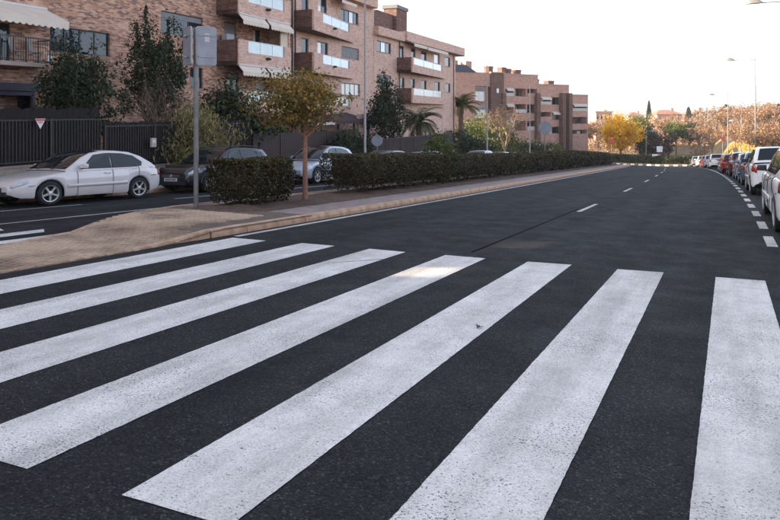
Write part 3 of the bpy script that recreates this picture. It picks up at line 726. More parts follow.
# ------------------------------------------------------------------ stepped red brick building at the bottom of the road
P0, P1 = at_d(453, 100, 118), at_d(588, 100, 139)
angD = math.atan2(P1.y-P0.y, P1.x-P0.x)
FD = Frame('stepped_brick_building', P0.x, P0.y, angD); RD = FD.root
tag(RD, 'stepped red brick apartment building with loggias and many chimneys beyond the palm', 'building')
def stepped(xl, xr, ytop, w, rows, cols, bandm, base=-12, dark=None):
    u0, vt = FD.uv(xl, ytop, w); u1, _ = FD.uv(xr, ytop, w)
    holes = []
    for (ya, yb) in rows:
        va = FD.uv(xl, ya, w)[1]; vb = FD.uv(xl, yb, w)[1]
        for (ca, cb) in cols:
            holes.append((FD.uv(ca, ya, w)[0], FD.uv(cb, ya, w)[0], vb, va))
    m = MB(); wall_grid(m, u0, u1, base, vt, holes, -w, 1.3); wl_ = m.build('wall', bandm, RD)
    m = MB(); m.quad((u0,-w+12,base),(u0,-w,base),(u0,-w,vt),(u0,-w+12,vt)).quad((u1,-w,base),(u1,-w+12,base),(u1,-w+12,vt),(u1,-w,vt)).quad((u0,-w,vt),(u1,-w,vt),(u1,-w+12,vt),(u0,-w+12,vt)); m.build('wall', bandm, RD)
    MB().box(u0-.1, u1+.1, -w-.12, -w+.3, vt-.003, vt+.16).build('coping', slab_m, RD)
    for i, h in enumerate(holes):
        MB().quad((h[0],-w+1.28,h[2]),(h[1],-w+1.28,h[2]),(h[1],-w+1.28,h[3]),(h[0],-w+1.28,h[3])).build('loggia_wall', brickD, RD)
        n = max(1, int((h[1]-h[0])/1.8)); hh = h[3]-h[2]
        for k in range(n):
            a = h[0]+(h[1]-h[0])*(k+.2)/n; b = h[0]+(h[1]-h[0])*(k+.75)/n
            window(RD, (a, b, h[2]+.05, h[2]+hh*.85), -w+1.08, n=1, pale_panes=(0,) if (i+k) % 3 == 0 else (), fm=frame_dark)
        # parapet of the loggia and an awning under some bands
        if i % 2 == 0: MB().box(h[0]+.01, h[1]-.01, -w-.10, -w+.05, h[2]+.005, h[2]+hh*.42).build('loggia_parapet', pm('rail_pale', (.50,.47,.42), rough=.6) if i % 4 == 0 else bandm, RD)
        if i % 3 == 0: awning(RD, h[0]+.1, h[1]-.1, h[3]-.03, .22, w-.02, w+.35, .28, mat=pm('awning_white', (.66,.58,.50), rough=.8))
    return u0, u1, vt
stepped(453, 491, 72, .0, [], [], brickC)
for r_ in (FD.rect(473,484,87,101), FD.rect(474,485,106,118)):
    window(RD, r_, -.17, n=2, pale_panes=(0,1), blind=.3, fm=frame_white)
u0, v1 = FD.uv(455,72,.25); u1, _ = FD.uv(491,72,.25); _, v0 = FD.uv(455,85.5,.25)
MB().box(u0, u1, -.6, -.003, v0, v1+.02).build('parapet', brickC, RD)
stepped(491, 504, 72.5, .8, [], [], brickD)
window(RD, FD.rect(496,499,88,93,.8), -.97, n=1, pale_panes=(0,))
stepped(504, 538, 74, .4, [(88,96), (104,113), (121,131)], [(505.6,513.5), (515,526), (527.2,537.2)], brickC)
stepped(538, 569, 84.5, .2, [(97,104.5), (112,120), (127,134)], [(540.5,551), (552,563.5)], brickC)
stepped(569, 588, 95, .0, [(104,111), (117,124), (130,137)], [(572.5,587)], brickC)
for x in (504.5, 539, 564.5, 571): 
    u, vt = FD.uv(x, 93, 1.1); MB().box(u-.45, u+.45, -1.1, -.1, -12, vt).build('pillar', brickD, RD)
for k, (xa, xb, yt, yb) in enumerate(((488.5,493,66,73), (502,506,67,74), (508,511,68.5,75), (515.5,521,69.5,75), (548.5,554,80.5,86), (536,539,79,86))):
    h = FD.rect(xa, xb, yt, yb, -3); c = MB(); c.box(h[0], h[1], 3, 4.2, h[2]-2, h[3]).box(h[0]-.12, h[1]+.12, 2.9, 4.3, h[3]-.28, h[3]-.1); c.build('chimney', brickD, RD)
p = RD.matrix_basis @ Vector((*[FD.uv(510.5,74,-3)[0]], 3.5, FD.uv(510.5,76,-3)[1])); aerial(0,0,p,5.2,'tall thin aerial on the stepped red brick building')
# slate roofed house glimpsed between the two
Hh = at_d(468, 68, 112); hs = empty('slate_roof_house', (Hh.x, Hh.y, -8), angD); tag(hs, 'house with dark slate mansard roof and brick chimney behind the palm', 'building')
hz = CAM_H + 40/FPX*112 + 8
MB().box(-9, 1.6, 0, 7, 0, hz).build('wall', brickC, hs)
m = MB(); m.add([(-9.2,-.2,hz),(1.8,-.2,hz),(1.8,7.2,hz),(-9.2,7.2,hz),(-9,1.2,hz+1.25),(.6,1.2,hz+1.25),(.6,6,hz+1.25),(-9,6,hz+1.25)], [(0,1,5,4),(1,2,6,5),(2,3,7,6),(3,0,4,7),(4,5,6,7)]); m.build('roof', pm('slate', (.028,.03,.035), (.045,.047,.052), 4, .6), hs)
MB().box(.75, 2.0, 1.3, 2.6, hz-2, hz+1.9).build('chimney', brickC, hs)
MB().box(-2, .5, 3.0, 4.0, hz+.9, hz+2.1).build('chimney', brickC, hs)
# ================================================================== garden fences along the left pavement
def fence(label, t0, t1, ztop, zbase, pitch, posts, mat, screen_h=0.0, bar=.03, boards=False):
    a, b = rp(-20.5, t0), rp(-20.5, t1)
    r = empty('garden_fence', (a.x, a.y, 0), math.atan2(b.y-a.y, b.x-a.x)); L = math.hypot(b.x-a.x, b.y-a.y)
    tag(r, label, 'fence', 'fences along the gardens')
    # masonry base follows the fall of the pavement
    m = MB(); n = max(1, int(L/3))
    for k in range(n):
        gzz = gze(-20.5, t0 + (t1-t0)*(k+1)/n)
        m.box(L*k/n+.002, L*(k+1)/n-.002, -.12, .12, gzz-.3, zbase-.03)
    m.build('base_wall', stonewall_m, r)
    MB().box(0, L, -.15, .15, zbase-.03+.002, zbase+.02).build('coping', stonewall_m, r)
    MB().box(0, L, -.025, .025, ztop-.05, ztop).build('rail', mat, r); MB().box(0, L, -.024, .024, zbase+.10, zbase+.14).build('rail', mat, r)
    pmesh = MB().box(-.04,.04,-.04,.04,zbase+.021,ztop+.03).mesh('post', mat)
    k = 0.0
    while k <= L: link('post', pmesh, r, (k,0,0)); k += posts
    bm_ = MB().box(-bar/2,bar/2,-.012,.012,zbase+.141,ztop-.051).mesh('bar', mat, )
    k = pitch
    while k < L-.02:
        o = link('board' if boards else 'bar', bm_, r, (k,0,0)); k += pitch
    if screen_h:
        # heather matting tied behind the bars: thousands of stalks read as one rough sheet
        m = MB(); P = []
        nu = int(L/.12); 
        for i in range(nu+1):
            P.append([(L*i/nu, .10+random.uniform(-.02,.02), z) for z in (zbase+.03, (zbase+ztop)/2, ztop, ztop+screen_h*random.uniform(.8,1.12))])
        m.grid(P); m.build('heather_screen', heather_m, r)
    return r, L
fence1, _ = fence('dark barred fence with heather matting and triangular plate behind the white hatchback', 6.0, 18.55, 1.46, -.05, .125, 2.6, fence_m, .38)
fence2, _ = fence('lower dark barred fence behind the dark estate car', 18.7, 27.6, 1.20, -.42, .125, 2.5, fence_m, .12)
brown_m = pm('brown_boards', (.022,.011,.009), (.042,.020,.016), 6, .7)
fence3, _ = fence('reddish brown board fence under the garden hedge behind the silver hatchback', 27.8, 38.0, .62, -1.0, .15, 2.4, brown_m, 0, .135, True)
fence4, _ = fence('reddish brown open fence with posts beside the dark clipped shrub', 38.2, 58.0, -.12, -1.6, .16, 2.6, brown_m, 0, .10, True)
# inverted triangle plate on the fence
c = at_e(40.2, 118.6, -20.38); tr = empty('warning_plate', (c.x, c.y, c.z), math.pi/2+.0); tag(tr, 'small inverted triangle plate with red top hung on the barred fence', 'sign')
MB().vprism([(-.20,0),(0,-.34),(.20,0)], -.012, 0, 'y').build('plate', pm('plate_white', (.72,.70,.68), rough=.5), tr)
rd = pm('plate_red', (.50,.045,.04), rough=.5)
m = MB(); m.vprism([(-.19,-.012),(-.155,-.07),(.155,-.07),(.19,-.012)], -.016, -.0122, 'y')
MB_ = m.build('red_band', rd, tr)
m = MB()
for k, (x0, w_) in enumerate(((-.10,.045),(-.045,.04),(.005,.035),(.05,.045))): m.box(x0, x0+w_, -.0155, -.0122, -.125, -.09)
m.box(-.06,.06,-.0155,-.0122,-.165,-.145); m.build('red_marks', rd, tr)
# meter box on the fence
c = at_e(152.3, 147, -20.36); bx = empty('meter_box', (c.x, c.y, c.z), math.pi/2); tag(bx, 'small pale letter box fixed to the lower barred fence', 'box')
MB().box(-.13,.13,-.1,.0,0,.36).build('case', pm('case_grey', (.42,.36,.33), rough=.6), bx, bevel=.01)
MB().box(-.08,.08,-.106,-.101,.17,.29).build('label_plate', pm('case_white', (.66,.64,.62), rough=.6), bx)

# ================================================================== sign post on the island
def post_root(name, e, t, dz, label, cat, rz=0.0, group=None):
    p = rp(e, t, dz); r = empty(name, p, rz); tag(r, label, cat, group); return r
sp_ = post_root('sign_post', -11.2, 12.89, .12, 'tall grey pole on the island carrying two plates seen from behind', 'sign post')
Hs = 4.22
MB().tube([(0,0,-.1),(0,0,Hs*.5),(-.0,0,Hs)], .058, 14).build('pole', pole_m, sp_, smooth=True)
def rounded(w, h, r, n=5):
    P = []
    for cx_, cz_, a0 in ((w/2-r, h/2-r, 0), (-w/2+r, h/2-r, 90), (-w/2+r, -h/2+r, 180), (w/2-r, -h/2+r, 270)):
        for k in range(n+1):
            a = math.radians(a0 + 90*k/n); P.append((cx_+r*math.cos(a), cz_+r*math.sin(a)))
    return P
for side in (0, 1):
    pw = .46 if side == 0 else .50; lat = -.21 if side == 0 else .25
    M = MB(); M.vprism(rounded(pw, .90, .06), -.012, .012, 'y')
    o = M.build('sign_plate', signback, sp_); o.location = (lat*math.cos(YAW) - .05*math.sin(YAW)*0, lat*math.sin(YAW), Hs-.44); o.rotation_euler = (0, 0, YAW + (.72 if side else -.92))
    R = MB(); R.vprism(rounded(pw+.015, .915, .065), .0125, .03, 'y')
    R.build('plate_rim', pm('rim_white', (.55,.50,.46), rough=.5), o)
    if side == 1: MB().box(-.06,.06,-.0145,-.0122,.10,.30).build('sticker', pm('sticker_white', (.46,.46,.48), rough=.5), o)
    else: MB().box(-.03,.03,-.0145,-.0122,.16,.25).build('sticker', pm('sticker_dark', (.05,.055,.06), rough=.5), o)
    for z in (-.25, .25): MB().box(-pw*.45,pw*.45,-.030,-.0125,z-.018,z+.018).build('bracket', signback, o)
for z in (-.25, .25): MB().box(-.26,.28,-.012,.012,Hs-.44+z-.015,Hs-.44+z+.015).build('clamp', galv, sp_, rz=YAW)

# ================================================================== lamp posts
def lamp(e, t, ht, arm, label, side=-1, base=.13):
    lampgrey = lampdark if arm else globals()['lampgrey']
    r = post_root('street_lamp', e, t, base, label, 'street lamp', 0, 'street lamps along the road')
    MB().tube([(0,0,-.2),(0,0,.9),(0,0,.95),(0,0,ht)], [.10,.10,.075,.05], 12).build('post', lampgrey, r, smooth=True)
    if arm:
        MB().tube([(0,0,ht-.38),(side*arm,0,ht-.38)], [.04,.035], 8).build('arm', pole_m, r)
        h = MB(); n = 9; P = []
        for i in range(n+1):
            k = i/n; x = side*(arm-.15+.95*k); wd = .19*math.sin(math.pi*min(1,.18+k*.85))**.7+.02; hg = .30*math.sin(math.pi*(.05+.93*k))**.8
            P.append([Vector((x, wd*math.cos(a), ht-.40+hg*max(0,math.sin(a)))) for a in [math.pi*j/8 for j in range(9)]])
        h.grid(P); h.build('lantern', lampgrey, r, smooth=True)
        MB().box(min(side*(arm+.02),side*(arm+.7)), max(side*(arm+.02),side*(arm+.7)), -.13, .13, ht-.425, ht-.405).build('lens', pm('lamp_lens', (.30,.30,.29), rough=.2), r)
    return r
lamp(4.3, 46.2, 10.5, 1.85, 'street lamp on the right pavement beside the pale parked cars, its arm over the road')
lamp(4.4, 73.0, 10.5, 1.85, 'street lamp on the right pavement beside the reddish garden trees')
lamp(4.5, 104.0, 9.9, 1.8, 'street lamp at the lower end of the right pavement near the junction')
lamp(9.5, 134.0, 9.5, 1.8, 'street lamp beyond the junction in front of the bare trees')
lamp(6.0, 165.0, 9.3, 1.8, 'distant street lamp past the roundabout beside the green pine')
lamp(-18.4, 35.8, 10.2, 0, 'pale lamp post standing before the pink brick block wall')
lamp(-18.4, 61.7, 9.3, 0, 'slim lamp post rising in front of the stepped brick building')
lamp(-18.8, 84.0, 9.8, 0, 'grey lamp post before the loggias of the stepped brick building')
lamp(-5.9, 132.0, 5.4, .9, 'short lamp with pale post on the roundabout', 1, .5)
def lamp_px(x, ytop, d, arm, label):
    q = at_d(x, ytop, d); e = q.x - cx(q.y); return lamp(e, q.y, q.z - gz(q.x, q.y), arm, label, -1, 0)
lamp_px(690, 119, 150, .9, 'low lamp post in front of the umbrella pines')
lamp_px(740.7, 118.5, 104, .8, 'low path lamp on the bank between two tall street lamps')
# small round sign backs and road signs
def round_sign(e, t, z, r_, label, pole_h=None, plate='disc', m=None, base=.13):
    ph = pole_h or z+r_
    r = post_root('road_sign', e, t, base, label, 'road sign', YAW)
    MB().tube([(0,0,-.1),(0,0,ph)], .035, 8).build('pole', pole_m, r)
    mm = MB()
    if plate == 'disc': mm.lathe([(r_,-.01),(r_,.01)], 28, Matrix.Translation((0,-.06,z)) @ Matrix.Rotation(math.pi/2,4,'X'))
    elif plate == 'tri': mm.vprism([(-r_,z+r_*.6),(0,z-r_),(r_,z+r_*.6)][::1], -.07, -.05, 'y')
    else: mm.box(-r_, r_, -.07, -.05, z-r_, z+r_)
    mm.build('plate', m or signback, r)
    return r
round_sign(-18.0, 36.6, 1.95, .33, 'round sign back beside the pale lamp post behind the hedge', 2.3)
round_sign(-10.6, 48.6, 3.0, .46, 'round sign back on a pole rising out of the median hedge', 3.5)
red_sign = pm('sign_red', (.42,.05,.05), (.50,.10,.09), 6, .5)
round_sign(-9.8, 92, 3.0, .45, 'small triangular road sign before the golden tree', 3.4, 'tri', red_sign)
round_sign(3.6, 101, 3.6, .45, 'inverted triangular road sign by the lower end of the parked cars', 4.2, 'tri', red_sign)
rs = round_sign(-3.9, 117.2, 2.2, .45, 'pale square road sign on the roundabout', 2.7, 'square', pm('sign_pale', (.55,.62,.68), rough=.5), .4)
rs = round_sign(-4.6, 116.6, .95, .45, 'low white chevron board on the roundabout edge', 1.3, 'square', pm('sign_white', (.75,.75,.72), rough=.5), .4)
rs = round_sign(6.2, 112, 2.3, .4, 'grey sign back on the far kerb of the junction', 2.7, 'disc', None, .1)

# ================================================================== vegetation
def hedge(label, e0, e1, t0, t1, h, n, leaf=.06, lift=.16, rough=.10, stems=True, mat=None, name='clipped_hedge', cat='hedge', base=.13, bulge=.12, round_=.35):
    """clipped hedge between e0..e1 and t0..t1: solid dark core, stems, a shell of leaves with gaps"""
    ec, tc = (e0+e1)/2, (t0+t1)/2
    p = rp(ec, tc, base); r = empty(name, p); tag(r, label, cat, 'hedges on the median' if cat == 'hedge' else None)
    we, wt = (e1-e0)/2, (t1-t0)/2
    zoff = lambda t: gze(ec, t) + base - p.z
    xoff = lambda t: cx(t) - cx(tc)
    def prof(k):                                   # half width factor against height 0..1
        return .70 + .30*smooth01(k/.35) - .10*smooth01((k-.8)/.2)
    # solid dark core, standing for the shade between the leaves
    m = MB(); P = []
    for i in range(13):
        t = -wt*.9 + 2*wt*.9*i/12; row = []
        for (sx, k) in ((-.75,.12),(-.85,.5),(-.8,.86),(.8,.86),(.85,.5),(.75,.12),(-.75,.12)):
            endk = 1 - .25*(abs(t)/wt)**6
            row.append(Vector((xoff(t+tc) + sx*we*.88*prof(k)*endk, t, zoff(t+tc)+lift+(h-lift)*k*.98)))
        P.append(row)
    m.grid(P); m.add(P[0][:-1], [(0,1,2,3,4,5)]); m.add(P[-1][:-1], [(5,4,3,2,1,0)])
    m.build('dark_core', hedge_core, r)
    # leaf shell: sides, top, ends
    area = np.array([2*wt*h*2, 2*wt*2*we*1.2, 2*we*2*h]); pr_ = area/area.sum()
    which = rng.choice(3, n, p=pr_)
    a = rng.uniform(-1,1,n); b = rng.uniform(0,1,n); sgn = rng.choice([-1,1], n)
    ex = np.where(which==0, sgn, np.where(which==1, a, a)); tt = np.where(which==0, a, np.where(which==1, rng.uniform(-1,1,n), sgn)); zz = np.where(which==1, 1.0, b)
    depth = np.abs(rng.normal(0,.11,n))
    lump = .10*np.sin(tt*wt*2.3+ex*2)+.08*np.sin(zz*h*4.1+tt*wt*1.3+1)+.06*np.sin(tt*wt*5.7+zz*7)
    pf = .70 + .30*np.clip(zz/.35,0,1)**1.5 - round_*.35*np.clip((zz-.75)/.25,0,1)**2
    X = ex*we*(pf + bulge*lump*2) ; T = tt*wt*(1 - .05*np.abs(ex)**4) + np.where(which==2, sgn*lump*.5, 0)
    Z = lift + (h-lift)*zz*(1 - round_*.10*np.abs(ex)**3) + np.where(which==1, lump*rough*2.2, 0)
    X = X*(1-depth*.9*(which==0)); T = T - np.where(which==2, sgn*depth*.6, 0); Z = Z - np.where(which==1, depth*.5, 0)
    low = (zz < .22) & (rng.random(n) < .45); keep = ~low
    X, T, Z, tn = X[keep], T[keep], Z[keep], None
    zo = np.array([zoff(tc+q) for q in T]); xo = np.array([xoff(tc+q) for q in T])
    C = np.stack([X+xo, T, Z+zo], 1)
    tone = np.clip(.34 + .24*rng.normal(size=len(C)) + .25*(lump[keep]) + .22*(zz[keep]-.6), 0, 1)  # tops and bulges lighter, hollows darker: light contrast painted into the leaves
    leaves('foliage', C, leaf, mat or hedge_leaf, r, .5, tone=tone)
    if stems:
        m = MB()
        for k in range(int(max(3, 2*wt*2.2))):
            t = random.uniform(-wt*.85, wt*.85); x = random.uniform(-.4,.4)*we
            q = Vector((x+xoff(tc+t), t, zoff(tc+t)-.05))
            for j in range(2):
                m.tube([q, q+Vector((random.uniform(-.12,.12), random.uniform(-.15,.15), lift+.25)), q+Vector((random.uniform(-.25,.25), random.uniform(-.3,.3), lift+.6))], [.016,.012,.006], 5, False)
        tag(m.build('stems', bark_m, r), kind='stuff')
    return r
hedge('short clipped hedge block behind the sign post', -11.3, -9.9, 13.35, 15.25, 1.14, 12000, .072, .06, rough=.14, bulge=.2)
hedge('long clipped hedge between the young street tree and a loose shrub', -11.3, -9.75, 18.5, 26.6, 1.22, 24000, .072, .12)
hedge('clipped hedge section just beyond the loose shrub on the median', -11.3, -9.8, 27.6, 35.0, 1.20, 14000, .08, .10)
hedge('clipped hedge section before the round sign back on the median', -11.3, -9.8, 35.5, 47.2, 1.22, 12000, .10, .08)
hedge('darker hedge section under the round sign back on the median', -11.3, -9.8, 47.6, 58.0, 1.36, 8000, .13, .06)
hedge('hedge section on the median near the triangular sign', -11.3, -9.8, 58.6, 76.0, 1.48, 8000, .16, .05, stems=False)
hedge('last hedge section on the median before the junction', -11.3, -9.8, 76.8, 99.0, 1.50, 7000, .18, .05, stems=False)

def shrub(name, label, pos, rx, ry, rz_, n, leaf, mat, cat='shrub', core=True, up=.4, shape='ball', parent=None, group=None, clump=30, droop=0.0, spread=.16, aspect=.55):
    """rounded shrub: clumps of leaves over an uneven volume, with a few stems"""
    r = empty(name, pos); tag(r, label, cat, group)
    nc = max(6, n//clump)
    d = rng.normal(size=(nc,3)); d /= np.linalg.norm(d,axis=1)[:,None]
    rad = rng.uniform(.45,1.0,nc)**.55
    wob = 1 + .18*np.sin(d[:,0]*5+2)*np.sin(d[:,1]*4+1) + .12*rng.normal(size=nc)
    cen = d*rad[:,None]*wob[:,None]*np.array([rx,ry,rz_])
    if shape == 'dome': cen[:,2] = np.abs(cen[:,2])*1.9 - rz_*.9
    idx = np.repeat(np.arange(nc), clump)[:n]
    C = cen[idx] + rng.normal(size=(len(idx),3))*np.array([rx,ry,rz_])*spread
    C[:,2] += rz_*1.05
    C[:,2] = np.maximum(C[:,2], .03)
    ct = rng.normal(0,.20,nc)
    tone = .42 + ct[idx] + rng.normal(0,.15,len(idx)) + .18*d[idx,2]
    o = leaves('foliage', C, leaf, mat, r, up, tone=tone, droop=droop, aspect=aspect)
    m = MB()
    for k in range(7):
        q = Vector((random.uniform(-.2,.2)*rx, random.uniform(-.2,.2)*ry, -.1)); e_ = cen[random.randrange(nc)]
        m.tube([q, Vector((e_[0]*.4, e_[1]*.4, rz_*.7)), Vector((e_[0]*.9, e_[1]*.9, e_[2]+rz_))], [.05*rz_**.5,.035*rz_**.5,.012], 6, False)
    tag(m.build('stems', bark_m, r), kind='stuff')
    return r
def gp(x, y, e): return at_e(x, y, e)
# loose shrub sticking out of the median hedge
p = rp(-10.5, 27.0, .1); shrub('loose_shrub', 'loose untrimmed olive shrub breaking the line of the median hedge', p, .75, .55, .95, 2600, .10, green_leaf)

def tree(name, label, pos, trunk, crown, n, leaf, mat, bark=None, r0=.09, limbs=9, clump=40, group=None, up=.3, sub=2, lean=(0,0), spread=.13, twiggy=0, cat='tree', asym=.25, droop=0.0):
    """trunk height, crown = (cx,cy,cz above ground, rx,ry,rz)"""
    r = empty(name, pos); tag(r, label, cat, group)
    cxx, cyy, cz, rx, ry, rz_ = crown
    m = MB(); top = Vector((lean[0], lean[1], trunk))
    m.tube([(0,0,-.3), (lean[0]*.3, lean[1]*.3, trunk*.4), top], [r0*1.25, r0, r0*.8], 10, False)
    m.build('trunk', bark or bark_m, r, smooth=True)
    nc = max(8, n//clump)
    d = rng.normal(size=(nc,3)); d /= np.linalg.norm(d,axis=1)[:,None]
    rad = rng.uniform(.25,1.0,nc)**.5 * (1 + asym*.6*rng.normal(size=nc)).clip(.6,1.35)
    cen = d*rad[:,None]*np.array([rx,ry,rz_]) + np.array([cxx,cyy,cz])
    m = MB()
    tips = [cen[i] for i in np.argsort(-rad)[:max(limbs*3, 6)]]
    random.shuffle(tips)
    for k in range(limbs):
        e_ = Vector(tips[k % len(tips)]); s0 = top*random.uniform(.75,1.0)
        mid = s0.lerp(e_, .5) + Vector((random.uniform(-.1,.1)*rx, random.uniform(-.1,.1)*ry, random.uniform(-.02,.15)*rz_))
        m.tube([s0, mid, e_], [r0*.5, r0*.3, r0*.08], 6, False)
        for j in range(sub + twiggy):
            f = Vector(cen[random.randrange(nc)]); f = mid.lerp(f, .75 if twiggy == 0 else .9)
            m.tube([mid.lerp(e_, random.uniform(0,.5)), mid.lerp(f,.5)+Vector((0,0,.05*rz_)), f], [r0*.22, r0*.13, r0*.05], 5, False)
    m.build('limbs', bark or bark_m, r)
    idx = np.repeat(np.arange(nc), clump)[:n]
    C = cen[idx] + rng.normal(size=(len(idx),3))*np.array([rx,ry,rz_])*spread
    ct = rng.normal(0,.20,nc)
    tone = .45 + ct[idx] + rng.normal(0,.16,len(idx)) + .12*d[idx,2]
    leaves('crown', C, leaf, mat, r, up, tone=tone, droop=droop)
    return r
# young street tree on the median
p = rp(-9.85, 15.52, .1)
st = tree('street_tree', 'young street tree with reddish trunk and olive autumn leaves on the median', p, 2.25, (-.12,-.05,2.68,1.14,1.05,.66), 5400, .10, olive_leaf, bark_red, .062, 14, 22, up=.2, spread=.14, asym=.55, droop=.4)
# gardens behind the fence (positions from the photo, depth from the garden strip between fence and facade)
def gpos(x, e, z=None):
    q = at_e(x, 112, e); return Vector((q.x, q.y, gz(q.x, q.y)+.8))
p = gpos(78, -22.2); tree('evergreen_tree', 'bushy dark evergreen tree in front of the wide four pane window', p, 1.2, (0,0,2.75,1.6,1.3,1.55), 8000, .15, dark_leaf, None, .09, 14, 34, asym=.5, spread=.10)
p = gpos(151, -22.4); tree('evergreen_tree', 'tall dark evergreen with upright spires beside the sign plates', p, 2.0, (.1,.2,3.9,1.35,1.3,2.3), 7500, .14, dark_leaf, None, .10, 14, 34, asym=.45, spread=.09)
# its upright leading shoots
m_root = bpy.data.objects['evergreen_tree.001']; C = []
for (dx, dy, z0, z1) in ((-.9,.1,4.6,6.2), (-.1,-.2,5.2,6.9), (.7,.3,4.8,6.3), (.35,-.5,4.6,5.7)):
    for q in rng.uniform(0,1,220): C.append((dx+rng.normal()*.10*(1.15-q), dy+rng.normal()*.10*(1.15-q), z0+(z1-z0)*q))
leaves('shoots', C, .13, dark_leaf, m_root, .6)
# bare multi-stemmed shrub
def bare(name, label, pos, ht, spread, mat, depth=5, n0=5, r0=.035, cat='tree', group=None, leafmat_=None, nl=0, leaf=.1, trunk=.0):
    r = empty(name, pos); tag(r, label, cat, group); m = MB(); ends = []
    def grow(p, d, ln, rad, k):
        q = p + d*ln; mid = p.lerp(q,.5) + Vector((random.gauss(0,.05),random.gauss(0,.05),0))*ln
        m.tube([p, mid, q], [rad, rad*.82, rad*.62], 5 if k < 2 else 4, False)
        if k >= depth: ends.append(q); return
        for j in range(random.choice((2,3)) if k < depth-1 else 2):
            nd = (d + Vector((random.gauss(0,.42),random.gauss(0,.42),random.gauss(.12,.25)))*spread).normalized()
            grow(p.lerp(q, random.uniform(.55,1.0)), nd, ln*random.uniform(.62,.86), rad*.6, k+1)
    base = Vector((0,0,0))
    if trunk:
        tm = MB(); tm.tube([(0,0,-.3),(0,0,trunk*.6),(0,0,trunk)], [r0*1.6, r0*1.3, r0*1.1], 8, False); tm.build('trunk', mat, r); base = Vector((0,0,trunk))
    for j in range(n0):
        a = 2*math.pi*j/n0 + random.random(); d = Vector((math.cos(a)*.42*spread, math.sin(a)*.42*spread, 1)).normalized()
        grow(base - d*.05, d, ht*.30, r0, 1)
    m.build('crown' if trunk else 'branches', mat, r)
    if nl and ends:
        E_ = np.array([tuple(q) for q in ends]); idx = rng.integers(0, len(E_), nl)
        leaves('leaves', E_[idx] + rng.normal(size=(nl,3))*ht*.035, leaf, leafmat_, r, .1)
    return r
p = gpos(158, -21.4); bare('bare_shrub', 'bare leafless shrub with fine grey twigs rising over the fence beside the evergreen', p, 3.3, 1.0, twig_m, 6, 5, .045, cat='shrub', trunk=1.0)
# drooping yellow-green shrub over the fence and dark shrubs along the gardens
p = gpos(190, -20.75); p.z -= .7; shrub('drooping_shrub', 'drooping yellow green shrub hanging over the fence behind the sign pole', p, 1.3, 1.75, 1.5, 9000, .24, yg_leaf, up=.0, droop=2.2, spread=.2, aspect=.22)
p = gpos(231, -22.0); shrub('dark_shrub', 'dark spiky evergreen shrub beside the drooping shrub', p, 1.7, 1.9, 1.75, 7000, .20, dark_leaf, up=.9, spread=.17)
p = gpos(268, -22.8); shrub('dark_shrub', 'dark garden shrub behind the young street tree', p, 1.2, 2.2, 1.0, 3600, .18, dark_leaf)
p = gpos(349, -20.0); p.z -= .75; shrub('clipped_shrub', 'dense rounded dark green shrub in front of the reddish brown fence', p, 1.25, 2.3, 1.32, 6500, .15, dark_leaf, spread=.12)
p = gpos(386, -22.3); tree('evergreen_tree', 'upright dark evergreen tree in front of the lower pink block', p, 1.2, (0,0,3.3,1.35,1.5,2.5), 6000, .19, dark_leaf, None, .10, 10, 34, asym=.35, spread=.11)

def palm(label, pos, trunk, frond, nf, mat, r0=.22, lo=-.35, hi=1.25):
    r = empty('palm_tree', pos); tag(r, label, 'palm tree', None)
    m = MB(); k = 14
    m.tube([(0,0,-.3)]+[(0.03*math.sin(i), .02*math.cos(i*1.3), trunk*i/k) for i in range(1,k+1)], [r0*1.2]+[r0*(1.0+.10*(i % 2)) for i in range(1,k+1)], 10, False); m.build('trunk', bark_m, r)
    V = []; Lp = []; tone = []
    ra = MB()
    for f in range(nf):
        a = 2*math.pi*f/nf*2.618 + random.uniform(-.2,.2); el = random.uniform(lo, hi); L = frond*random.uniform(.8,1.1)
        h = Vector((math.cos(a), math.sin(a), 0)); pts = []
        p = Vector((0,0,trunk)); ang = el
        for i in range(9):
            pts.append(p.copy()); p = p + (h*math.cos(ang) + Vector((0,0,math.sin(ang))))*L/8; ang -= (.10 + .11*(i/8))*1.6
        ra.tube(pts, [.03,.028,.025,.022,.02,.017,.014,.01,.006], 4, False)
        side = Vector((-h.y, h.x, 0)); tn = random.random()
        for i in range(1, 34):
            k_ = i/34*8; j = min(7,int(k_)); q = pts[j].lerp(pts[j+1], k_-j); d = (pts[j+1]-pts[j]).normalized()
            ln = frond*.26*math.sin(math.pi*min(1,.15+.85*i/34))**.6*(1 if i < 28 else .8)
            for s in (-1,1):
                tip = q + (side*s*.8 + d*.75 + Vector((0,0,-.28+random.uniform(-.12,.12)))).normalized()*ln
                w = d*.028*frond/2
                b0 = len(V); V += [q-w, q+w, tip+w*.2, tip-w*.2]; Lp += [b0,b0+1,b0+2,b0+3]; tone.append(min(1,max(0,tn*.6+random.uniform(0,.4))))
    ra.build('rachises', twig_m, r)
    link('fronds', np_mesh('fronds', [tuple(v) for v in V], Lp, 4, mat, tone), r)
    return r
p = gpos(419, -21.9); p.z -= .6; palm('dark feathery palm in front of the white balcony rail', p, 3.7, 2.5, 36, palm_leaf)
p = gpos(461, -26.0); p.z -= .5; palm('tall palm catching the sun at the corner of the lower pink block', p, 6.4, 2.9, 40, leafmat('palm_leaf_gold', [(0,(.06,.07,.02)), (.6,(.15,.15,.04)), (1,(.32,.27,.08))], .35), .3, lo=.15, hi=1.4)
p = gpos(457, -25.0); shrub('dark_shrub', 'dark shrub at the foot of the sunlit palm', p, 1.8, 1.8, 1.5, 3000, .22, dark_leaf)
p = gpos(487, -25.5); p.z -= .3; shrub('sunlit_shrub', 'broad green shrub catching sun beside the slim lamp post', p, 3.8, 3.8, 2.7, 7000, .32, green_leaf)
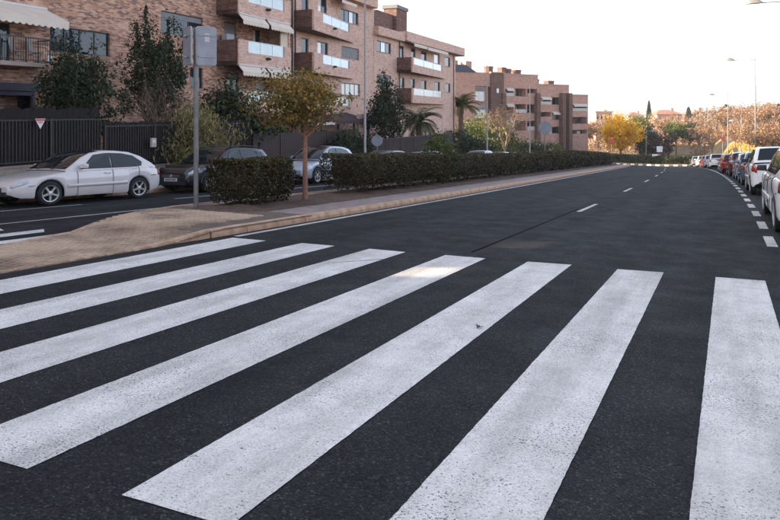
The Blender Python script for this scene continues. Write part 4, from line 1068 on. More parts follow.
p = gpos(470, -21.2); p.z -= .6; shrub('dark_shrub', 'dark low shrub under the sunlit palm behind the parked roofs', p, 2.6, 2.4, 1.3, 3800, .22, dark_leaf)
p = gpos(505, -21.8); bare('bare_tree', 'bare tan tree with fanned branches before the stepped brick building', p, 6.6, 1.0, pm('tan_twig', (.30,.20,.13), (.40,.29,.20), 5, .95), 6, 6, .09, leafmat_=rust_leaf, nl=700, leaf=.22, trunk=1.0)
p = gpos(528, -21.2); p.z -= .5; shrub('dark_shrub', 'dark shrub at the foot of the grey lamp post', p, 2.6, 2.6, 1.5, 3000, .28, dark_leaf)
p = gpos(548, -22); p.z -= .5; shrub('green_shrub', 'low green shrub before the loggias of the stepped building', p, 2.8, 3.5, 1.6, 3000, .3, green_leaf)
p = gpos(440, -21.0); p.z -= .8; shrub('low_shrub', 'low brown hedge plant along the open fence', p, 1.0, 4.0, .9, 3000, .2, hedge_leaf)
# ================================================================== parked cars
def carpaint(name, c, metal=.25, rough=.32):
    if name in MATS: return MATS[name]
    m = bpy.data.materials.new(name); N, L, b = nodes_of(m)
    v = coords(N, L); f = noise(N, L, v, 2.2, 4)
    L.new(ramp(N, L, f, [(.3, tuple(k*.93 for k in c)), (.7, c)]), b.inputs['Base Color'])
    setc(b, Metallic=metal, Roughness=rough); b.inputs['Coat Weight'].default_value = .8; b.inputs['Coat Roughness'].default_value = .06
    MATS[name] = m; return m
car_glass = pm('car_glass', (.012,.018,.021), rough=.02, spec=.45)
tyre_m = pm('tyre', (.016,.016,.017), (.026,.025,.024), 9, .85)
rim_m = pm('alloy', (.52,.51,.50), (.60,.59,.58), 8, .35, metal=.7)
trim_m = pm('black_trim', (.018,.018,.019), (.026,.026,.027), 8, .6)
under_m = pm('underbody', (.008,.008,.008), rough=.9)
lens_m = pm('headlamp', (.42,.47,.52), (.62,.66,.70), 12, .08, spec=.8)
tail_m = pm('tail_lamp', (.30,.012,.012), (.38,.03,.02), 12, .1, spec=.8)
plate_m = pm('number_plate', (.66,.66,.64), rough=.5)
chrome_m = pm('chrome', (.62,.62,.63), rough=.15, metal=1.0)
seam_m = pm('panel_gap', (.012,.012,.012), rough=.9)

SPEC = {
 # L, W, H, wheelbase, front overhang, tyre r, belt(x fractions from rear 0 to front 1), hood, greenhouse profile
 'lift': dict(L=4.2, W=1.70, H=1.40, wb=2.54, fo=.85, r=.305, top=[(0,.74),(.02,.86),(.08,.95),(.22,.94),(.45,.905),(.645,.885),(.70,.86),(.80,.79),(.92,.69),(.975,.60),(1,.50)],
      gh=[(.70,.865),(.645,1.02),(.585,1.20),(.52,1.335),(.44,1.395),(.34,1.40),(.24,1.36),(.16,1.24),(.09,1.06),(.055,.955)], wi=(1,4), ri=(6,9), side=[[(.60,.93),(.50,1.285),(.43,1.33),(.40,1.335),(.40,.945)], [(.385,.945),(.385,1.335),(.30,1.325),(.225,1.26),(.165,1.10),(.175,.985),(.21,.965)]], sill=.21),
 'suv': dict(L=4.15, W=1.76, H=1.58, wb=2.58, fo=.84, r=.335, top=[(0,.86),(.015,1.0),(.05,1.04),(.30,1.03),(.60,1.0),(.66,.99),(.72,.985),(.84,.95),(.93,.89),(.975,.78),(1,.66)],
      gh=[(.72,.985),(.665,1.15),(.61,1.32),(.555,1.45),(.48,1.535),(.36,1.56),(.20,1.545),(.09,1.49),(.045,1.28),(.02,1.05)], wi=(1,4), ri=(7,9), side=[[(.615,1.05),(.535,1.40),(.47,1.475),(.42,1.485),(.42,1.06)], [(.405,1.06),(.405,1.485),(.25,1.475),(.205,1.44),(.225,1.07)], [(.195,1.09),(.19,1.42),(.125,1.37),(.105,1.22)]], sill=.26),
 'hatch': dict(L=4.1, W=1.72, H=1.48, wb=2.55, fo=.82, r=.31, top=[(0,.80),(.015,.92),(.05,.97),(.30,.965),(.62,.925),(.70,.91),(.82,.85),(.92,.76),(.975,.65),(1,.54)],
      gh=[(.735,.905),(.67,1.08),(.60,1.26),(.535,1.385),(.46,1.455),(.36,1.475),(.22,1.45),(.10,1.36),(.05,1.17),(.02,.975)], wi=(1,4), ri=(7,9), side=[[(.625,.985),(.515,1.34),(.455,1.395),(.405,1.40),(.405,.985)], [(.39,.985),(.39,1.40),(.26,1.385),(.17,1.31),(.125,1.19),(.15,1.02)]], sill=.22),
}
def car(kind, paint_m, pos, rz, label, sx=1.0, sy=1.0, sz=1.0, rails=False, cladding=False, spokes=5, detail=True, group='cars parked along the street'):
    S = SPEC[kind]; Ln, W, H = S['L'], S['W'], S['H']; hw = W/2
    r = empty('parked_car', pos, rz); tag(r, label, 'car', group)
    X = lambda k: (k-.5)*Ln                    # fraction rear..front -> metres, front is +x
    xf = Ln/2 - S['fo']; xr = xf - S['wb']; R = S['r']; ar = R+.055
    tk = [p[0] for p in S['top']]; tz = [p[1] for p in S['top']]
    def ztop(x): return float(np.interp(x/Ln+.5, tk, tz))
    def wid(x):
        k = x/Ln+.5; return hw*float(np.interp(k, [0,.015,.05,.15,.35,.7,.86,.94,.98,1], [.74,.88,.95,.99,1,1,.97,.90,.80,.66]))
    def zbot(x):
        k = x/Ln+.5; z = float(np.interp(k, [0,.03,.10,.9,.96,1], [.40,.28,S['sill'],S['sill'],.22,.32]))
        for xc in (xf, xr):
            d = abs(x-xc)
            if d < ar: z = max(z, R + math.sqrt(ar*ar-d*d))
        return z
    RK = [(.955,0),(.99,.10),(1.0,.35),(.995,.62),(.985,.80),(.955,.93),(.90,.985),(.55,1.0),(0,1.0)]
    def surf(x, k, s=1):
        w, zt, zb = wid(x), ztop(x), zbot(x); k = max(0,min(k,len(RK)-1)); i = min(int(k), len(RK)-2); f = k-i
        y = RK[i][0]+(RK[i+1][0]-RK[i][0])*f; z = RK[i][1]+(RK[i+1][1]-RK[i][1])*f
        cr = .022*(1-(y*y)) if y < .9 else 0
        return Vector((x, s*w*y, zb+(zt-zb)*z+cr))
    xs = set(np.linspace(-Ln/2, Ln/2, 40)) | {-Ln/2+.02, -Ln/2+.06, Ln/2-.02, Ln/2-.05, Ln/2-.1}
    for xc in (xf, xr):
        for a in np.linspace(-1,1,15): xs.add(xc+ar*math.sin(a*math.pi/2))
        xs.add(xc-ar-.004); xs.add(xc+ar+.004)
    xs = sorted(float(q) for q in xs); K = list(range(len(RK)))
    m = MB(); P = [[surf(x,k,-1) for k in K] + [surf(x,k,1) for k in K[::-1][1:]] for x in xs]
    m.grid(P)
    for end, rev in ((P[0], False), (P[-1], True)):
        c = Vector((end[0].x + (-.015 if not rev else .02), 0, sum(q.z for q in end)/len(end))); n = len(end)
        fs = [(i, i+1, n) for i in range(n-1)] + [(n-1, 0, n)]
        m.add(end+[c], [f[::-1] if not rev else f for f in fs])
    m.f = [tuple(f) for f in m.f]
    body = m.build('body', paint_m, r, smooth=True, sharp=28)
    bm = bmesh.new(); bm.from_mesh(body.data); bmesh.ops.recalc_face_normals(bm, faces=bm.faces); bm.to_mesh(body.data); bm.free()
    body.data.shade_smooth(); body.data.set_sharp_from_angle(angle=math.radians(30))
    # underbody blocks the view through the arches
    MB().box(-Ln/2+.25, Ln/2-.25, -hw*.72, hw*.72, .20, .62).build('underbody', under_m, r)
    for xc in (xf, xr):
        MB().box(xc-ar, xc+ar, -hw*.93, hw*.93, R+.18, R+ar-.02).build('wheel_well', under_m, r)
    # greenhouse
    G = [(X(k), z) for k, z in S['gh']]; zr = max(z for _, z in G); yb0 = hw*.925; yr0 = hw*.70
    def gy(x, z):
        zb = ztop(x); k = 0 if zr <= zb else max(0,min(1,(z-zb)/(zr-zb)))
        return (yb0 + (yr0-yb0)*k**1.15) * float(np.interp(x/Ln+.5, [0,.08,.5,.75,.85],[.93,.98,1,.97,.93]))
    m = MB(); P = []
    for x, z in G:
        y = gy(x, z); zb = min(ztop(x), z)-.02; yb = gy(x, zb)
        ym = gy(x,(z+zb)/2)
        half = [(yb,zb),(ym,(z+zb)/2),(y,z-.012),(y*.965,z+.012),(y*.6,z+.028),(0,z+.036)]
        P.append([Vector((x,-a,b)) for a,b in half] + [Vector((x,a,b)) for a,b in half[::-1][1:]])
    m.grid(P); cab = m.build('cabin', paint_m, r)
    bm = bmesh.new(); bm.from_mesh(cab.data); bmesh.ops.recalc_face_normals(bm, faces=bm.faces); bm.to_mesh(cab.data); bm.free()
    cab.data.shade_smooth(); cab.data.set_sharp_from_angle(angle=math.radians(40))
    def screen(name, i0, i1, m0, m1, wk):
        pts = G[i0:i1+1] if i0 < i1 else []
        pts = [G[i0-1 if i0 else 0]] + G[i0:i1+1]
        a = Vector((pts[0][0],0,pts[0][1])).lerp(Vector((pts[1][0],0,pts[1][1])), m0); b = Vector((pts[-2][0],0,pts[-2][1])).lerp(Vector((pts[-1][0],0,pts[-1][1])), m1)
        L_ = [a] + [Vector((q[0],0,q[1])) for q in pts[1:-1]] + [b]; Q = []
        for j, q in enumerate(L_):
            d = (L_[min(j+1,len(L_)-1)]-L_[max(j-1,0)]).normalized(); nn = Vector((-d.z,0,d.x)); nn = nn if nn.z > 0 else -nn
            y = gy(q.x, q.z)*wk; Q.append([Vector((q.x,s*y,q.z+.012*(abs(s) < 1)+ (.020+.016*(1-abs(s))) )) + nn*.010 for s in (-1,-.6,0,.6,1)])
        mm = MB(); mm.grid(Q); o = mm.build(name, car_glass, r, smooth=True)
        bm = bmesh.new(); bm.from_mesh(o.data); bmesh.ops.recalc_face_normals(bm, faces=bm.faces); bm.to_mesh(o.data); bm.free(); return o
    ws = screen('windscreen', *S['wi'], .18, .80, .90); screen('rear_window', *S['ri'], .25, .72, .86)
    for s in (-1,1):
        for poly in S['side']:
            mm = MB(); pts = []
            for k, z in poly: pts.append(Vector((X(k), s*(gy(X(k), z)+.012), z)))
            c = sum(pts, Vector())/len(pts); n = len(pts)
            ins = [p.copy() for p in pts]; back = [Vector((p.x, p.y - s*.03, p.z)) for p in pts]
            mm.add(ins+back, [tuple(range(n) if s < 0 else range(n-1,-1,-1))] + [(i,(i+1)%n,n+(i+1)%n,n+i) for i in range(n)])
            sg = mm.build('side_window', car_glass, r)
            fr = MB(); cl = [Vector((c.x+(p.x-c.x)*1.03+(.012 if p.x > c.x else -.012), p.y-s*.006, c.z+(p.z-c.z)*1.02+(.012 if p.z > c.z else -.012))) for p in pts]
            cb = [Vector((p.x, p.y-s*.03, p.z)) for p in cl]
            fr.add(cl+cb, [tuple(range(n) if s < 0 else range(n-1,-1,-1))] + [(i,(i+1)%n,n+(i+1)%n,n+i) for i in range(n)]); fr.build('window_seal', trim_m, sg)
    # wheels
    def wheel(xc, s):
        w = MB(); tw = .19
        M = Matrix.Translation((xc, s*(hw-.11), R)) @ Matrix.Rotation(-s*math.pi/2, 4, 'X')
        w.lathe([(R*.62,-tw/2),(R*.90,-tw/2),(R*.985,-tw/2+.025),(R,-.03),(R,.03),(R*.985,tw/2-.025),(R*.90,tw/2),(R*.72,tw/2-.005),(R*.68,tw/2-.02)], 28, M, cap=False)
        wh = w.build('wheel', tyre_m, r, smooth=True)
        q = MB(); q.lathe([(R*.72,tw/2-.018),(R*.705,tw/2-.006),(R*.65,tw/2-.010),(R*.62,tw/2-.06)], 28, M, cap=False)
        q.lathe([(.02,tw/2-.005),(R*.20,tw/2-.012),(R*.20,tw/2-.07)], 14, M, cap=True)
        for k in range(spokes):
            a = 2*math.pi*k/spokes+.3
            q.obox(M @ Vector((R*.40*math.cos(a), R*.40*math.sin(a), tw/2-.03)), (R*.44, R*.15, .03), (M.to_3x3() @ Matrix.Rotation(a,3,'Z')))
        q.build('rim', rim_m, wh, smooth=True)
        d = MB(); d.lathe([(.01,tw/2-.075),(R*.6,tw/2-.075)], 20, M, cap=True); d.build('brake_disc', pm('brake_dark', (.05,.05,.05), rough=.5, metal=.5), wh)
    for xc in (xf, xr):
        for s in (-1,1): wheel(xc, s)
    # patches that hug the body: lamps, trims, gaps
    def patch(name, mat, xa, xb, ka, kb, s, off=.008, nx=5, nk=4, shape=None, parent=None):
        Q = []
        for i in range(nx+1):
            x = xa+(xb-xa)*i/nx; row = []
            for j in range(nk+1):
                k0, k1 = (ka, kb) if shape is None else shape(i/nx, ka, kb)
                k = k0+(k1-k0)*j/nk; p = surf(x,k,s); du = surf(min(x+.01,Ln/2),k,s)-surf(x-.01,k,s); dv = surf(x,min(k+.05,8),s)-surf(x,max(k-.05,0),s)
                n = du.cross(dv); n = n.normalized() if n.length > 1e-9 else Vector((0,s,0))
                if n.y*s < 0 and abs(n.y) > .05 or (abs(n.y) <= .05 and n.z < 0): n = -n
                row.append(p+n*off)
            Q.append(row)
        mm = MB(); mm.grid(Q); 
        o = mm.build(name, mat, parent or r, smooth=True); bm = bmesh.new(); bm.from_mesh(o.data); bmesh.ops.solidify(bm, geom=bm.faces[:], thickness=.012); bmesh.ops.recalc_face_normals(bm, faces=bm.faces); bm.to_mesh(o.data); bm.free(); return o
    for s in (-1,1):
        patch('headlight', lens_m, Ln/2-.34, Ln/2-.04, 3.7, 5.2, s, .006, 6, 4, lambda f,a,b: (a+.3-.5*f, b-.25*f))
        patch('tail_light', tail_m, -Ln/2+.015, -Ln/2+.16, 3.3, 5.5, s, .008, 4, 4)
        if detail:
            for kx in ((.605,.40,.165) if kind != 'lift' else (.635,.395,.20)):
                patch('door_gap', seam_m, X(kx)-.002, X(kx)+.002, .2, 5.6, s, .002, 1, 8)
            for kx in (.435, .22 if kind != 'lift' else .235):
                patch('door_handle', paint_m if kind != 'suv' else trim_m, X(kx)-.09, X(kx)+.09, 4.05, 4.45, s, .022, 4, 2)
            patch('side_moulding', trim_m if cladding else paint_m, xr+ar+.05, xf-ar-.05, 2.0, 2.45, s, .010, 6, 2)
            patch('bumper_gap', seam_m, xf+ar-.0+.02, Ln/2-.34, 3.0, 3.10, s, .002, 5, 1)
            patch('bumper_gap', seam_m, -Ln/2+.26, xr-ar-.02, 3.0, 3.10, s, .002, 5, 1)
        if cladding:
            patch('sill_cladding', trim_m, xr+ar+.01, xf-ar-.01, 0, 1.1, s, .012, 8, 2)
            for xc in (xf, xr):
                mm = MB(); Q = []
                for i in range(17):
                    a = math.pi*(i/16); Q.append([Vector((xc+(ar+dr)*math.cos(a), s*(wid(xc+(ar+dr)*math.cos(a))*.985+.014), R+(ar+dr)*math.sin(a))) for dr in (-.005,.05)])
                mm.grid(Q); o = mm.build('arch_trim', trim_m, r); bm = bmesh.new(); bm.from_mesh(o.data); bmesh.ops.solidify(bm, geom=bm.faces[:], thickness=.03); bmesh.ops.recalc_face_normals(bm, faces=bm.faces); bm.to_mesh(o.data); bm.free()
        # mirror
        xm = X(S['side'][0][0][0]) - .02; zm = ztop(xm)+.10; ym = s*(hw+.03)
        mm = MB(); mm.add([(xm+.10,ym-s*.09,zm-.05),(xm+.10,ym+s*.07,zm-.045),(xm+.09,ym+s*.08,zm+.055),(xm+.09,ym-s*.08,zm+.06),(xm-.02,ym-s*.10,zm-.06),(xm-.02,ym+s*.10,zm-.055),(xm-.02,ym+s*.10,zm+.07),(xm-.02,ym-s*.10,zm+.075)], [(0,1,2,3),(4,7,6,5),(0,4,5,1),(1,5,6,2),(2,6,7,3),(3,7,4,0)])
        mi = mm.build('mirror', paint_m if kind != 'suv' else trim_m, r, bevel=.018, seg=2, smooth=True)
        MB().tube([(xm+.02, s*(hw*.92), zm-.06), (xm+.03, ym-s*.05, zm-.02)], .022, 6).build('mirror_arm', trim_m, mi)
    # nose and tail furniture
    zf = .5
    gr = MB(); gr.box(Ln/2-.06, Ln/2+.028, -hw*.42, hw*.42, ztop(Ln/2-.02)-.17, ztop(Ln/2-.02)-.04); grl = gr.build('grille', trim_m, r, bevel=.01)
    if detail:
        b = MB()
        for k in range(3): b.box(Ln/2+.0285, Ln/2+.034, -hw*.40, hw*.40, ztop(Ln/2-.02)-.155+.035*k, ztop(Ln/2-.02)-.143+.035*k)
        b.build('grille_bar', chrome_m, grl)
        MB().lathe([(.055,-.004),(.05,.008),(.01,.01)], 16, Matrix.Translation((Ln/2+.036,0,ztop(Ln/2-.02)-.10)) @ Matrix.Rotation(math.pi/2,4,'Y')).build('badge', chrome_m, grl)
    MB().box(Ln/2-.16, Ln/2+.030, -hw*.62, hw*.62, .26, .38).build('lower_grille', trim_m, r, bevel=.015)
    pf = MB().box(Ln/2+.026, Ln/2+.042, -.26, .26, .40, .51).build('number_plate', plate_m, r)
    mk = MB()
    for k in range(7):
        y = -.20+.058*k + (.02 if k > 3 else 0); mk.box(Ln/2+.0425, Ln/2+.0435, y, y+.036, .425, .487)
    mk.build('plate_marks', trim_m, pf)
    pb = MB().box(-Ln/2-.036, -Ln/2+.01, -.26, .26, .56, .67).build('number_plate', plate_m, r)
    mk = MB()
    for k in range(7):
        y = -.20+.058*k + (.02 if k > 3 else 0); mk.box(-Ln/2-.0375, -Ln/2-.0365, y, y+.036, .585, .645)
    mk.build('plate_marks', trim_m, pb)
    MB().box(-Ln/2-.022, -Ln/2+.15, -hw*.70, hw*.70, .34, .44).build('rear_bumper_trim', trim_m if kind != 'lift' else paint_m, r, bevel=.02)
    MB().box(Ln/2-.12, Ln/2+.022, -hw*.52, hw*.52, .30, .335).build('lower_lip', chrome_m if cladding else trim_m, r)
    if rails:
        for s in (-1,1):
            MB().tube([(X(.56), s*yr0*.98, zr-.05),(X(.53), s*yr0*.98, zr+.035),(X(.35), s*yr0*.98, zr+.065),(X(.14), s*yr0*.98, zr+.04),(X(.11), s*yr0*.98, zr-.04)], .020, 8).build('roof_rail', trim_m if rails == 1 else galv, r, smooth=True)
        for s in (-1,1):
            fl = MB(); fl.lathe([(.075,-.01),(.07,.012),(.01,.02)], 14, Matrix.Translation((Ln/2-.055, s*hw*.66, .42)) @ Matrix.Rotation(math.pi/2,4,'Y')); fl.build('fog_lamp', lens_m, r)
    if detail:
        MB().tube([(X(.50), 0, zr+.02), (X(.47), 0, zr+.30)], .006, 5).build('aerial', trim_m, r)
        for yy in (-.30, .25):
            a0 = Vector((G[0][0]+.03, yy, G[0][1]+.05)); a1 = Vector((G[1][0]+.06, yy+.42, G[1][1]+.06)); MB().tube([a0, a1], .010, 5).build('wiper', trim_m, r)
    r.scale = (sx, sy, sz)
    return r
white_p = carpaint('paint_pale_silver', (.72,.655,.63), .05, .38)
dark_p = carpaint('paint_dark_blue', (.010,.013,.020), .3, .3)
silver_p = carpaint('paint_light_blue_silver', (.40,.45,.50), .3, .33)
wht = carpaint('paint_white', (.74,.745,.75), 0, .3)
grey_p = carpaint('paint_grey', (.16,.18,.20), .4, .33)
blue_p = carpaint('paint_steel_blue', (.10,.14,.19), .4, .33)
red_p = carpaint('paint_red', (.30,.018,.016), .2, .3)
maroon_p = carpaint('paint_maroon', (.12,.016,.014), .2, .3)
def park(kind, pm_, e, t, label, up=True, **k):
    p = rp(e, t, 0.004); q = rp(e, t+1.6) - rp(e, t-1.6)
    o = car(kind, pm_, p, 0, label, **k)
    hd = math.atan2(q.y, q.x); sl = math.atan2(q.z, math.hypot(q.x, q.y))
    cross = (rp(e+.8, t).z - rp(e-.8, t).z)/1.6
    M = Matrix.Rotation(hd, 4, 'Z') @ Matrix.Rotation(-sl, 4, 'Y') @ Matrix.Rotation(-math.atan(cross), 4, 'X')
    if not up: M = M @ Matrix.Rotation(math.pi, 4, 'Z')
    o.rotation_euler = M.to_euler()
    return o
# left kerb: noses towards the camera
park('lift', white_p, -16.92, 14.35, 'pale silver five door hatchback parked beside the dark barred fence', False, sx=1.23, sy=1.06, sz=1.02)
park('suv', dark_p, -17.0, 20.7, 'dark blue crossover with roof rails parked behind the pale hatchback', False, sx=1.14, sy=1.08, sz=1.0, rails=1, cladding=True)
park('hatch', silver_p, -16.95, 27.9, 'light silver blue hatchback seen between two median hedges', False, sx=1.16, sy=1.06, sz=1.12)
park('hatch', grey_p, -16.9, 35.0, 'dark grey hatchback whose roof shows over the long hedge', False, sx=1.12, sy=1.05, detail=False)
park('hatch', silver_p, -16.9, 41.0, 'silver hatchback roof showing beyond the dark grey hatchback', False, sx=1.12, sy=1.05, detail=False)
park('suv', silver_p, -16.9, 53.5, 'silver blue crossover roof showing over the hedge below the slim lamp post', False, sx=1.12, sy=1.05, detail=False)
park('hatch', wht, -16.9, 60.0, 'white hatchback roof over the hedge past the slim lamp post', False, sx=1.12, sy=1.05, detail=False)
park('hatch', grey_p, -16.9, 66.5, 'grey hatchback roof over the hedge below the stepped building', False, sx=1.12, sy=1.05, detail=False)
park('hatch', wht, -16.9, 76.0, 'white hatchback roof over the hedge by the grey lamp post', False, sx=1.12, sy=1.05, detail=False)
# right kerb: tails towards the camera
park('suv', wht, 1.84, 18.3, 'white crossover parked at the head of the right hand row', True, sx=1.46, sy=1.06, sz=1.08)
park('suv', wht, 1.95, 30.6, 'white crossover with red tail lights, second in the right hand row', True, sx=1.22, sy=1.1, sz=1.10)
park('hatch', blue_p, 1.95, 38.6, 'steel blue hatchback parked ahead of the white crossover', True, sx=1.15, sy=1.08, sz=1.05)
park('hatch', silver_p, 1.95, 45.2, 'pale blue hatchback parked between the steel blue and the maroon cars', True, sx=1.12, sy=1.05)
park('suv', maroon_p, 1.95, 53.0, 'maroon crossover parked behind the bright red hatchback', True, sx=1.12, sy=1.05)
park('hatch', red_p, 1.75, 60.6, 'bright red hatchback in the right hand row', True, sx=1.12, sy=1.05, detail=False)
park('hatch', grey_p, 1.95, 67.5, 'dark grey hatchback parked ahead of the bright red one', True, sx=1.12, sy=1.05, detail=False)
park('suv', wht, 1.75, 83.0, 'white crossover with dark rear window standing where the row bends', True, sx=1.1, sy=1.05, detail=False)
park('hatch', silver_p, 1.6, 91.0, 'silver hatchback past the bend in the parked row', True, sx=1.1, sy=1.05, detail=False)
park('hatch', red_p, 1.6, 97.8, 'small red hatchback near the end of the parked row', True, sx=1.1, sy=1.05, detail=False)
park('hatch', wht, 1.5, 104.5, 'white hatchback at the far end of the parked row', True, sx=1.1, sy=1.05, detail=False)
park('hatch', grey_p, 1.2, 112.0, 'dark grey hatchback rounding the end of the row by the junction', True, sx=1.1, sy=1.05, detail=False)
# ================================================================== trees on the right bank and beyond the junction
def bpos(x, d, dz=0.0):
    q = at_d(x, 112, d); return Vector((q.x, q.y, terrain(q.x, q.y) + dz))
i = 0
names = ['reddish brown autumn tree behind the nearest parked cars', 'thin reddish tree on the yellow bank beside the street lamp', 'rusty leaved tree on the bank over the white crossover', 'small purple brown tree before the bare crowns']
for k, (x, d, ht, w) in enumerate(((764,74,4.0,1.7), (778,62,3.8,1.8), (749,92,3.8,1.5), (735,112,4.2,1.9), (752,120,5.2,2.3))):
    tree('autumn_tree', ['reddish autumn tree on the yellow bank above the second white crossover', 'reddish autumn tree on the bank above the first white crossover', 'small purple brown tree at the foot of a street lamp on the bank', 'rusty autumn tree on the bank above the red hatchback', 'broad rusty tree behind the street lamp on the bank'][k],
         bpos(x, d), ht*.42, (0,0,ht*.68,w,w,ht*.30), 1100, .24, rust_leaf, twig_m, .10, 12, 14, twiggy=3, spread=.16, group='autumn trees on the bank')
for k, (x, d, ht) in enumerate(((712,128,7.5), (724,136,7.2), (700,140,7.8), (741,130,7.0), (757,140,7.5), (772,128,7.2), (760,112,6.4), (775,150,8.5), (731,150,8), (716,152,8.3), (688,155,7.6), (748,156,8.6), (765,160,8.8))):
    bare('bare_tree', 'bare brown tree in the sunlit belt of trees beyond the parked row', bpos(x, d), ht-2.0, 1.0, twig_m, 5, 6, .10, group='bare trees beyond the parked row', leafmat_=rust_leaf, nl=800, leaf=.32, trunk=ht*.24)
for k, (x, d, ht) in enumerate(((598,150,7.2), (590,158,7.6), (606,165,7.4), (655,165,8.4), (664,172,8.2), (675,170,8.4), (684,176,8.0), (646,180,8.4), (612,178,7.2), (581,150,6.6))):
    bare('bare_tree', 'bare tan tree in the sunlit belt beyond the roundabout', bpos(x, d), ht, 1.05, pm('tan_twig', (.30,.20,.13)), 5, 5, .11, group='bare trees beyond the roundabout', leafmat_=rust_leaf, nl=900, leaf=.36, trunk=ht*.2)
# the golden tree
p = bpos(620.5, 117); tree('golden_tree', 'golden yellow tree glowing in the sun beyond the end of the hedge', p, 2.4, (0,0,5.2,2.95,2.95,2.4), 7500, .34, yellow_leaf, bark_m, .17, 14, 32, spread=.13, asym=.3)
p = bpos(647, 132); tree('green_tree', 'dark green round tree right of the golden tree', p, 1.4, (0,0,3.5,2.6,2.6,2.5), 3500, .36, dark_leaf, bark_m, .16, 9, 30)
p = bpos(663, 128); tree('purple_tree', 'dark purple brown tree on the roundabout side of the pines', p, 1.2, (0,0,3.0,1.8,1.8,2.1), 2000, .32, leafmat('purple_leaf', [(0,(.035,.018,.016)), (.6,(.075,.035,.030)), (1,(.13,.07,.05))], .2), bark_m, .13, 9, 26)
p = bpos(676, 148); tree('umbrella_pine', 'bright green umbrella pine with a flat crown', p, 3.6, (0,0,5.2,2.7,2.7,1.6), 3000, .36, green_leaf, bark_m, .17, 9, 30)
p = bpos(690, 150); tree('umbrella_pine', 'darker umbrella pine beside the bright green one', p, 3.2, (0,0,4.8,2.6,2.6,1.8), 2800, .36, dark_leaf, bark_m, .17, 9, 30)
p = bpos(640, 150); tree('green_tree', 'olive green tree showing over the golden tree', p, 2.6, (0,0,5.8,2.6,2.6,2.6), 2600, .38, green_leaf, bark_m, .16, 9, 30)
def cypress(label, x, d, ytop, w):
    p = bpos(x, d); H_ = CAM_H + (HOR-ytop)/FPX*d - p.z; r = empty('cypress', p); tag(r, label, 'tree')
    MB().tube([(0,0,-.3),(0,0,H_*.9)], [.18,.03], 7).build('trunk', bark_m, r)
    n = 2600; z = rng.random(n)**.8; a = rng.uniform(0,2*math.pi,n); rr = w*np.sqrt(rng.uniform(.3,1,n))*np.sin(np.pi*np.clip(.08+z*.9,0,1))**.7*(1-.35*z)
    leaves('crown', np.stack([rr*np.cos(a), rr*np.sin(a), .4+z*(H_-.4)], 1), .42, cyp_leaf, r, .9)
cypress('tall slim cypress beyond the golden tree', 649, 210, 101, 1.1)
cypress('short dark cypress among the far houses', 688.5, 230, 107, 1.6)
cypress('dark cypress behind the trees on the right bank', 778.5, 190, 104, 1.7)
cypress('dark pointed conifer above the rusty trees', 726, 200, 104.5, 2.2)
cypress('dark rounded conifer beside the street lamp head', 753, 205, 106, 2.4)
# dark hedge round the roundabout and low green planting
p = Vector((RC.x, RC.y-RR+2.2, gz(RC.x, RC.y-RR+2.2)+.2))
r = empty('roundabout_hedge', p); tag(r, 'dark clipped hedge along the front of the roundabout', 'hedge')
n = 9000; xx = rng.uniform(-10,10,n); a = rng.random(n); top = rng.random(n) < .3
C = np.stack([xx, np.where(top, rng.uniform(-.7,.7,n), rng.choice([-.7,.7],n)+rng.normal(0,.06,n)) + .05*xx**2*.9, np.where(top, 1.25, a*1.25)+rng.normal(0,.06,n)], 1)
leaves('foliage', C, .22, dark_leaf, r, .4)
m = MB(); m.grid([[Vector((x, y+.045*x*x, z)) for (y,z) in ((-.6,-.6),(-.6,1.1),(.6,1.1),(.6,-.6))] for x in np.linspace(-10,10,15)]); m.build('dark_core', hedge_core, r)  # solid dark filler in place of the hedge's inner shade
# sandy retaining wall behind
q0 = bpos(676, 150); rw = empty('retaining_wall', q0, YAW*.5); tag(rw, 'low sandy wall under the umbrella pines', 'wall')
MB().box(-7, 9, 0, .4, -.6, 1.9).build('face', pm('sandy_render', (.45,.36,.26), (.55,.45,.33), .8, .9), rw); MB().box(-7.1, 9.1, -.06, .46, 1.902, 2.02).build('coping', stonewall_m, rw)
# dry grass on the bank
n = 42000; tt = rng.uniform(30,135,n); ee = rng.uniform(5.3,16,n)
C = np.array([(e+cx(t), t, 0) for e, t in zip(ee, tt)]); C[:,2] = [terrain(c[0], c[1])+.10 for c in C]
o = leaves('bank_grass', C, .46, grass_leaf, None, .1, aspect=.16); tag(o, 'dry yellow grass covering the bank right of the parked cars', 'grass', kind='stuff')
# undergrowth under the belt of trees, far wood reading as one mass
def mass(name, label, specs, mat, leaf, n, seed=0):
    C = []
    for (x0, x1, d0, d1, h0, h1) in specs:
        k = n//len(specs); xx = rng.uniform(x0,x1,k); dd = rng.uniform(d0,d1,k)
        for x, d in zip(xx, dd):
            q = at_d(x,112,d); hh = h0+(h1-h0)*(.5+.5*math.sin(x*.35+d*.05)*math.sin(x*.13+1)); z = terrain(q.x,q.y)+hh*rng.random()**.6
            C.append((q.x,q.y,z))
    o = leaves(name, np.array(C), leaf, mat, None, .3); tag(o, label, 'trees', kind='stuff')
mass('far_wood', 'far mixed wood filling the valley below the skyline', [(560,700,230,420,4,8.5), (690,800,200,400,4.0,7.5)], leafmat('far_leaf', [(0,(.05,.05,.028)), (.5,(.15,.105,.055)), (1,(.30,.19,.10))], .3), .95, 16000)
mass('undergrowth', 'rusty undergrowth beneath the belt of bare trees', [(575,700,150,200,1.0,3.2), (690,800,145,185,1.0,3.2)], rust_leaf, .5, 12000)
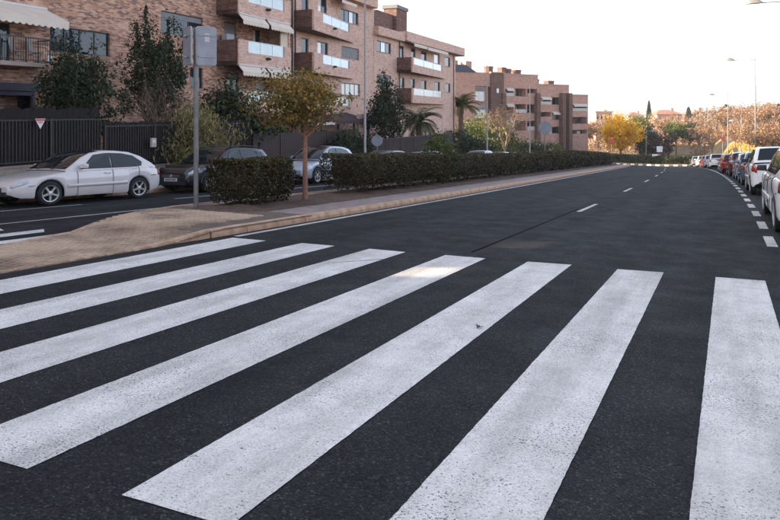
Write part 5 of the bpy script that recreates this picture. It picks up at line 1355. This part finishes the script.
# far houses
def house(label, xl, xr, ytop, d, wallm, roofm, flat=False):
    a, b = at_d(xl, ytop, d), at_d(xr, ytop, d); g = terrain(a.x, a.y); w = (b-a).length; ht = a.z-g
    r = empty('far_house', (a.x, a.y, g), math.atan2(b.y-a.y, b.x-a.x)); tag(r, label, 'building', 'far houses in the valley')
    rf = 0 if flat else 1.6
    hh = ht-rf
    wins = [(w*(k+.25)/4, w*(k+.65)/4, hh-1.9-2.9*j, hh-.6-2.9*j) for k in range(4) for j in range(2)]
    m = MB(); wall_grid(m, 0, w, -2, hh, wins); m.quad((0,8,-2),(0,0,-2),(0,0,hh),(0,8,hh)).quad((w,0,-2),(w,8,-2),(w,8,hh),(w,0,hh)); m.build('wall', wallm, r)
    for q in wins: window(r, q, n=1, blind=.4)
    if flat: MB().box(-.3, w+.3, -.3, 8.3, hh, hh+.35).build('roof', slab_m, r)
    else:
        m = MB(); m.add([(-.5,-.5,hh),(w+.5,-.5,hh),(w+.5,8.5,hh),(-.5,8.5,hh),(2.4,4,ht),(w-2.4,4,ht)], [(0,1,5,4),(2,3,4,5),(1,2,5),(3,0,4)]); m.build('roof', roofm, r)
    MB().box(w*.7, w*.7+.9, 3, 3.9, hh, ht+.7).build('chimney', brickC, r)
roof_t = pm('roof_tile', (.24,.11,.075), (.33,.16,.11), 2, .9)
house('brick house with flat roof among the far trees left of the cypress', 596, 612, 112.3, 200, brickC, roof_t, True)
house('broad tiled house right of the tall slim cypress', 657, 682, 109.8, 250, brickC, roof_t)
house('tiled house showing over the bare trees beside the street lamps', 692, 707, 109.5, 240, brickD, roof_t)
house('pale tiled house far down the valley', 629, 644, 112.2, 330, brickB, roof_t)
house('tiled house behind the lamp head on the right', 734, 750, 109, 250, brickC, roof_t)
# hills on the skyline
m = MB(); P = []
for i in range(80):
    x = 380 + 520*i/79; 
    top = 110.6 + 1.2*math.sin(i*.31) + .7*math.sin(i*.83+1)
    a = at_d(x, 112, 1900); b = at_d(x, 112, 2600); P.append([Vector((a.x,a.y,-9)), Vector((a.x*1.15,a.y*1.15,CAM_H+(HOR-top-.8)/FPX*2200)), Vector((b.x,b.y,CAM_H+(HOR-top)/FPX*2600)), Vector((b.x*1.2,b.y*1.2,-9))])
m.grid(P); o = m.build('hills', pm('far_hill', (.12,.125,.10), (.19,.18,.13), .02, .95), smooth=True); tag(o, kind='structure')
# unseen added wall, its openings cut to throw sun patches on the road
m = MB(); wall_grid(m, -25.38, -17.42, -3, TOPA, SUN_WALL_HOLES, .35, .2); 
for h in []: pass
m.build('face', brickA, SUN_WALL)
MB().box(-25.36, -17.6, .30, .62, TOPA+.002, TOPA+.12).build('coping', slab_m, SUN_WALL)
# dead leaf and a crack seal on the crossing
lf = rp(-2.05, 6.2, .008); o = empty('fallen_leaf', lf); tag(o, 'single dry brown leaf lying on a zebra stripe', 'leaf')
leaves('blade', [(0,0,.01),(.03,.02,.012),(-.02,.03,.011)], .07, leafmat('dry_leaf', [(0,(.08,.05,.03)),(1,(.14,.09,.05))]), o, 3)
# thin winter haze over the valley
hm = bpy.data.materials.new('winter_haze'); hm.use_nodes = True; hN = hm.node_tree.nodes; hN.clear()
ho = hN.new('ShaderNodeOutputMaterial'); hv = hN.new('ShaderNodeVolumePrincipled'); hv.inputs['Color'].default_value = (.93,.93,.93,1); hv.inputs['Density'].default_value = .00035; hv.inputs['Anisotropy'].default_value = .3
hm.node_tree.links.new(hv.outputs[0], ho.inputs['Volume'])
o = MB().box(-700, 700, -120, 3600, -14, 34).build('haze', hm); tag(o, 'thin pale winter haze in the air of the valley', 'haze', kind='stuff')
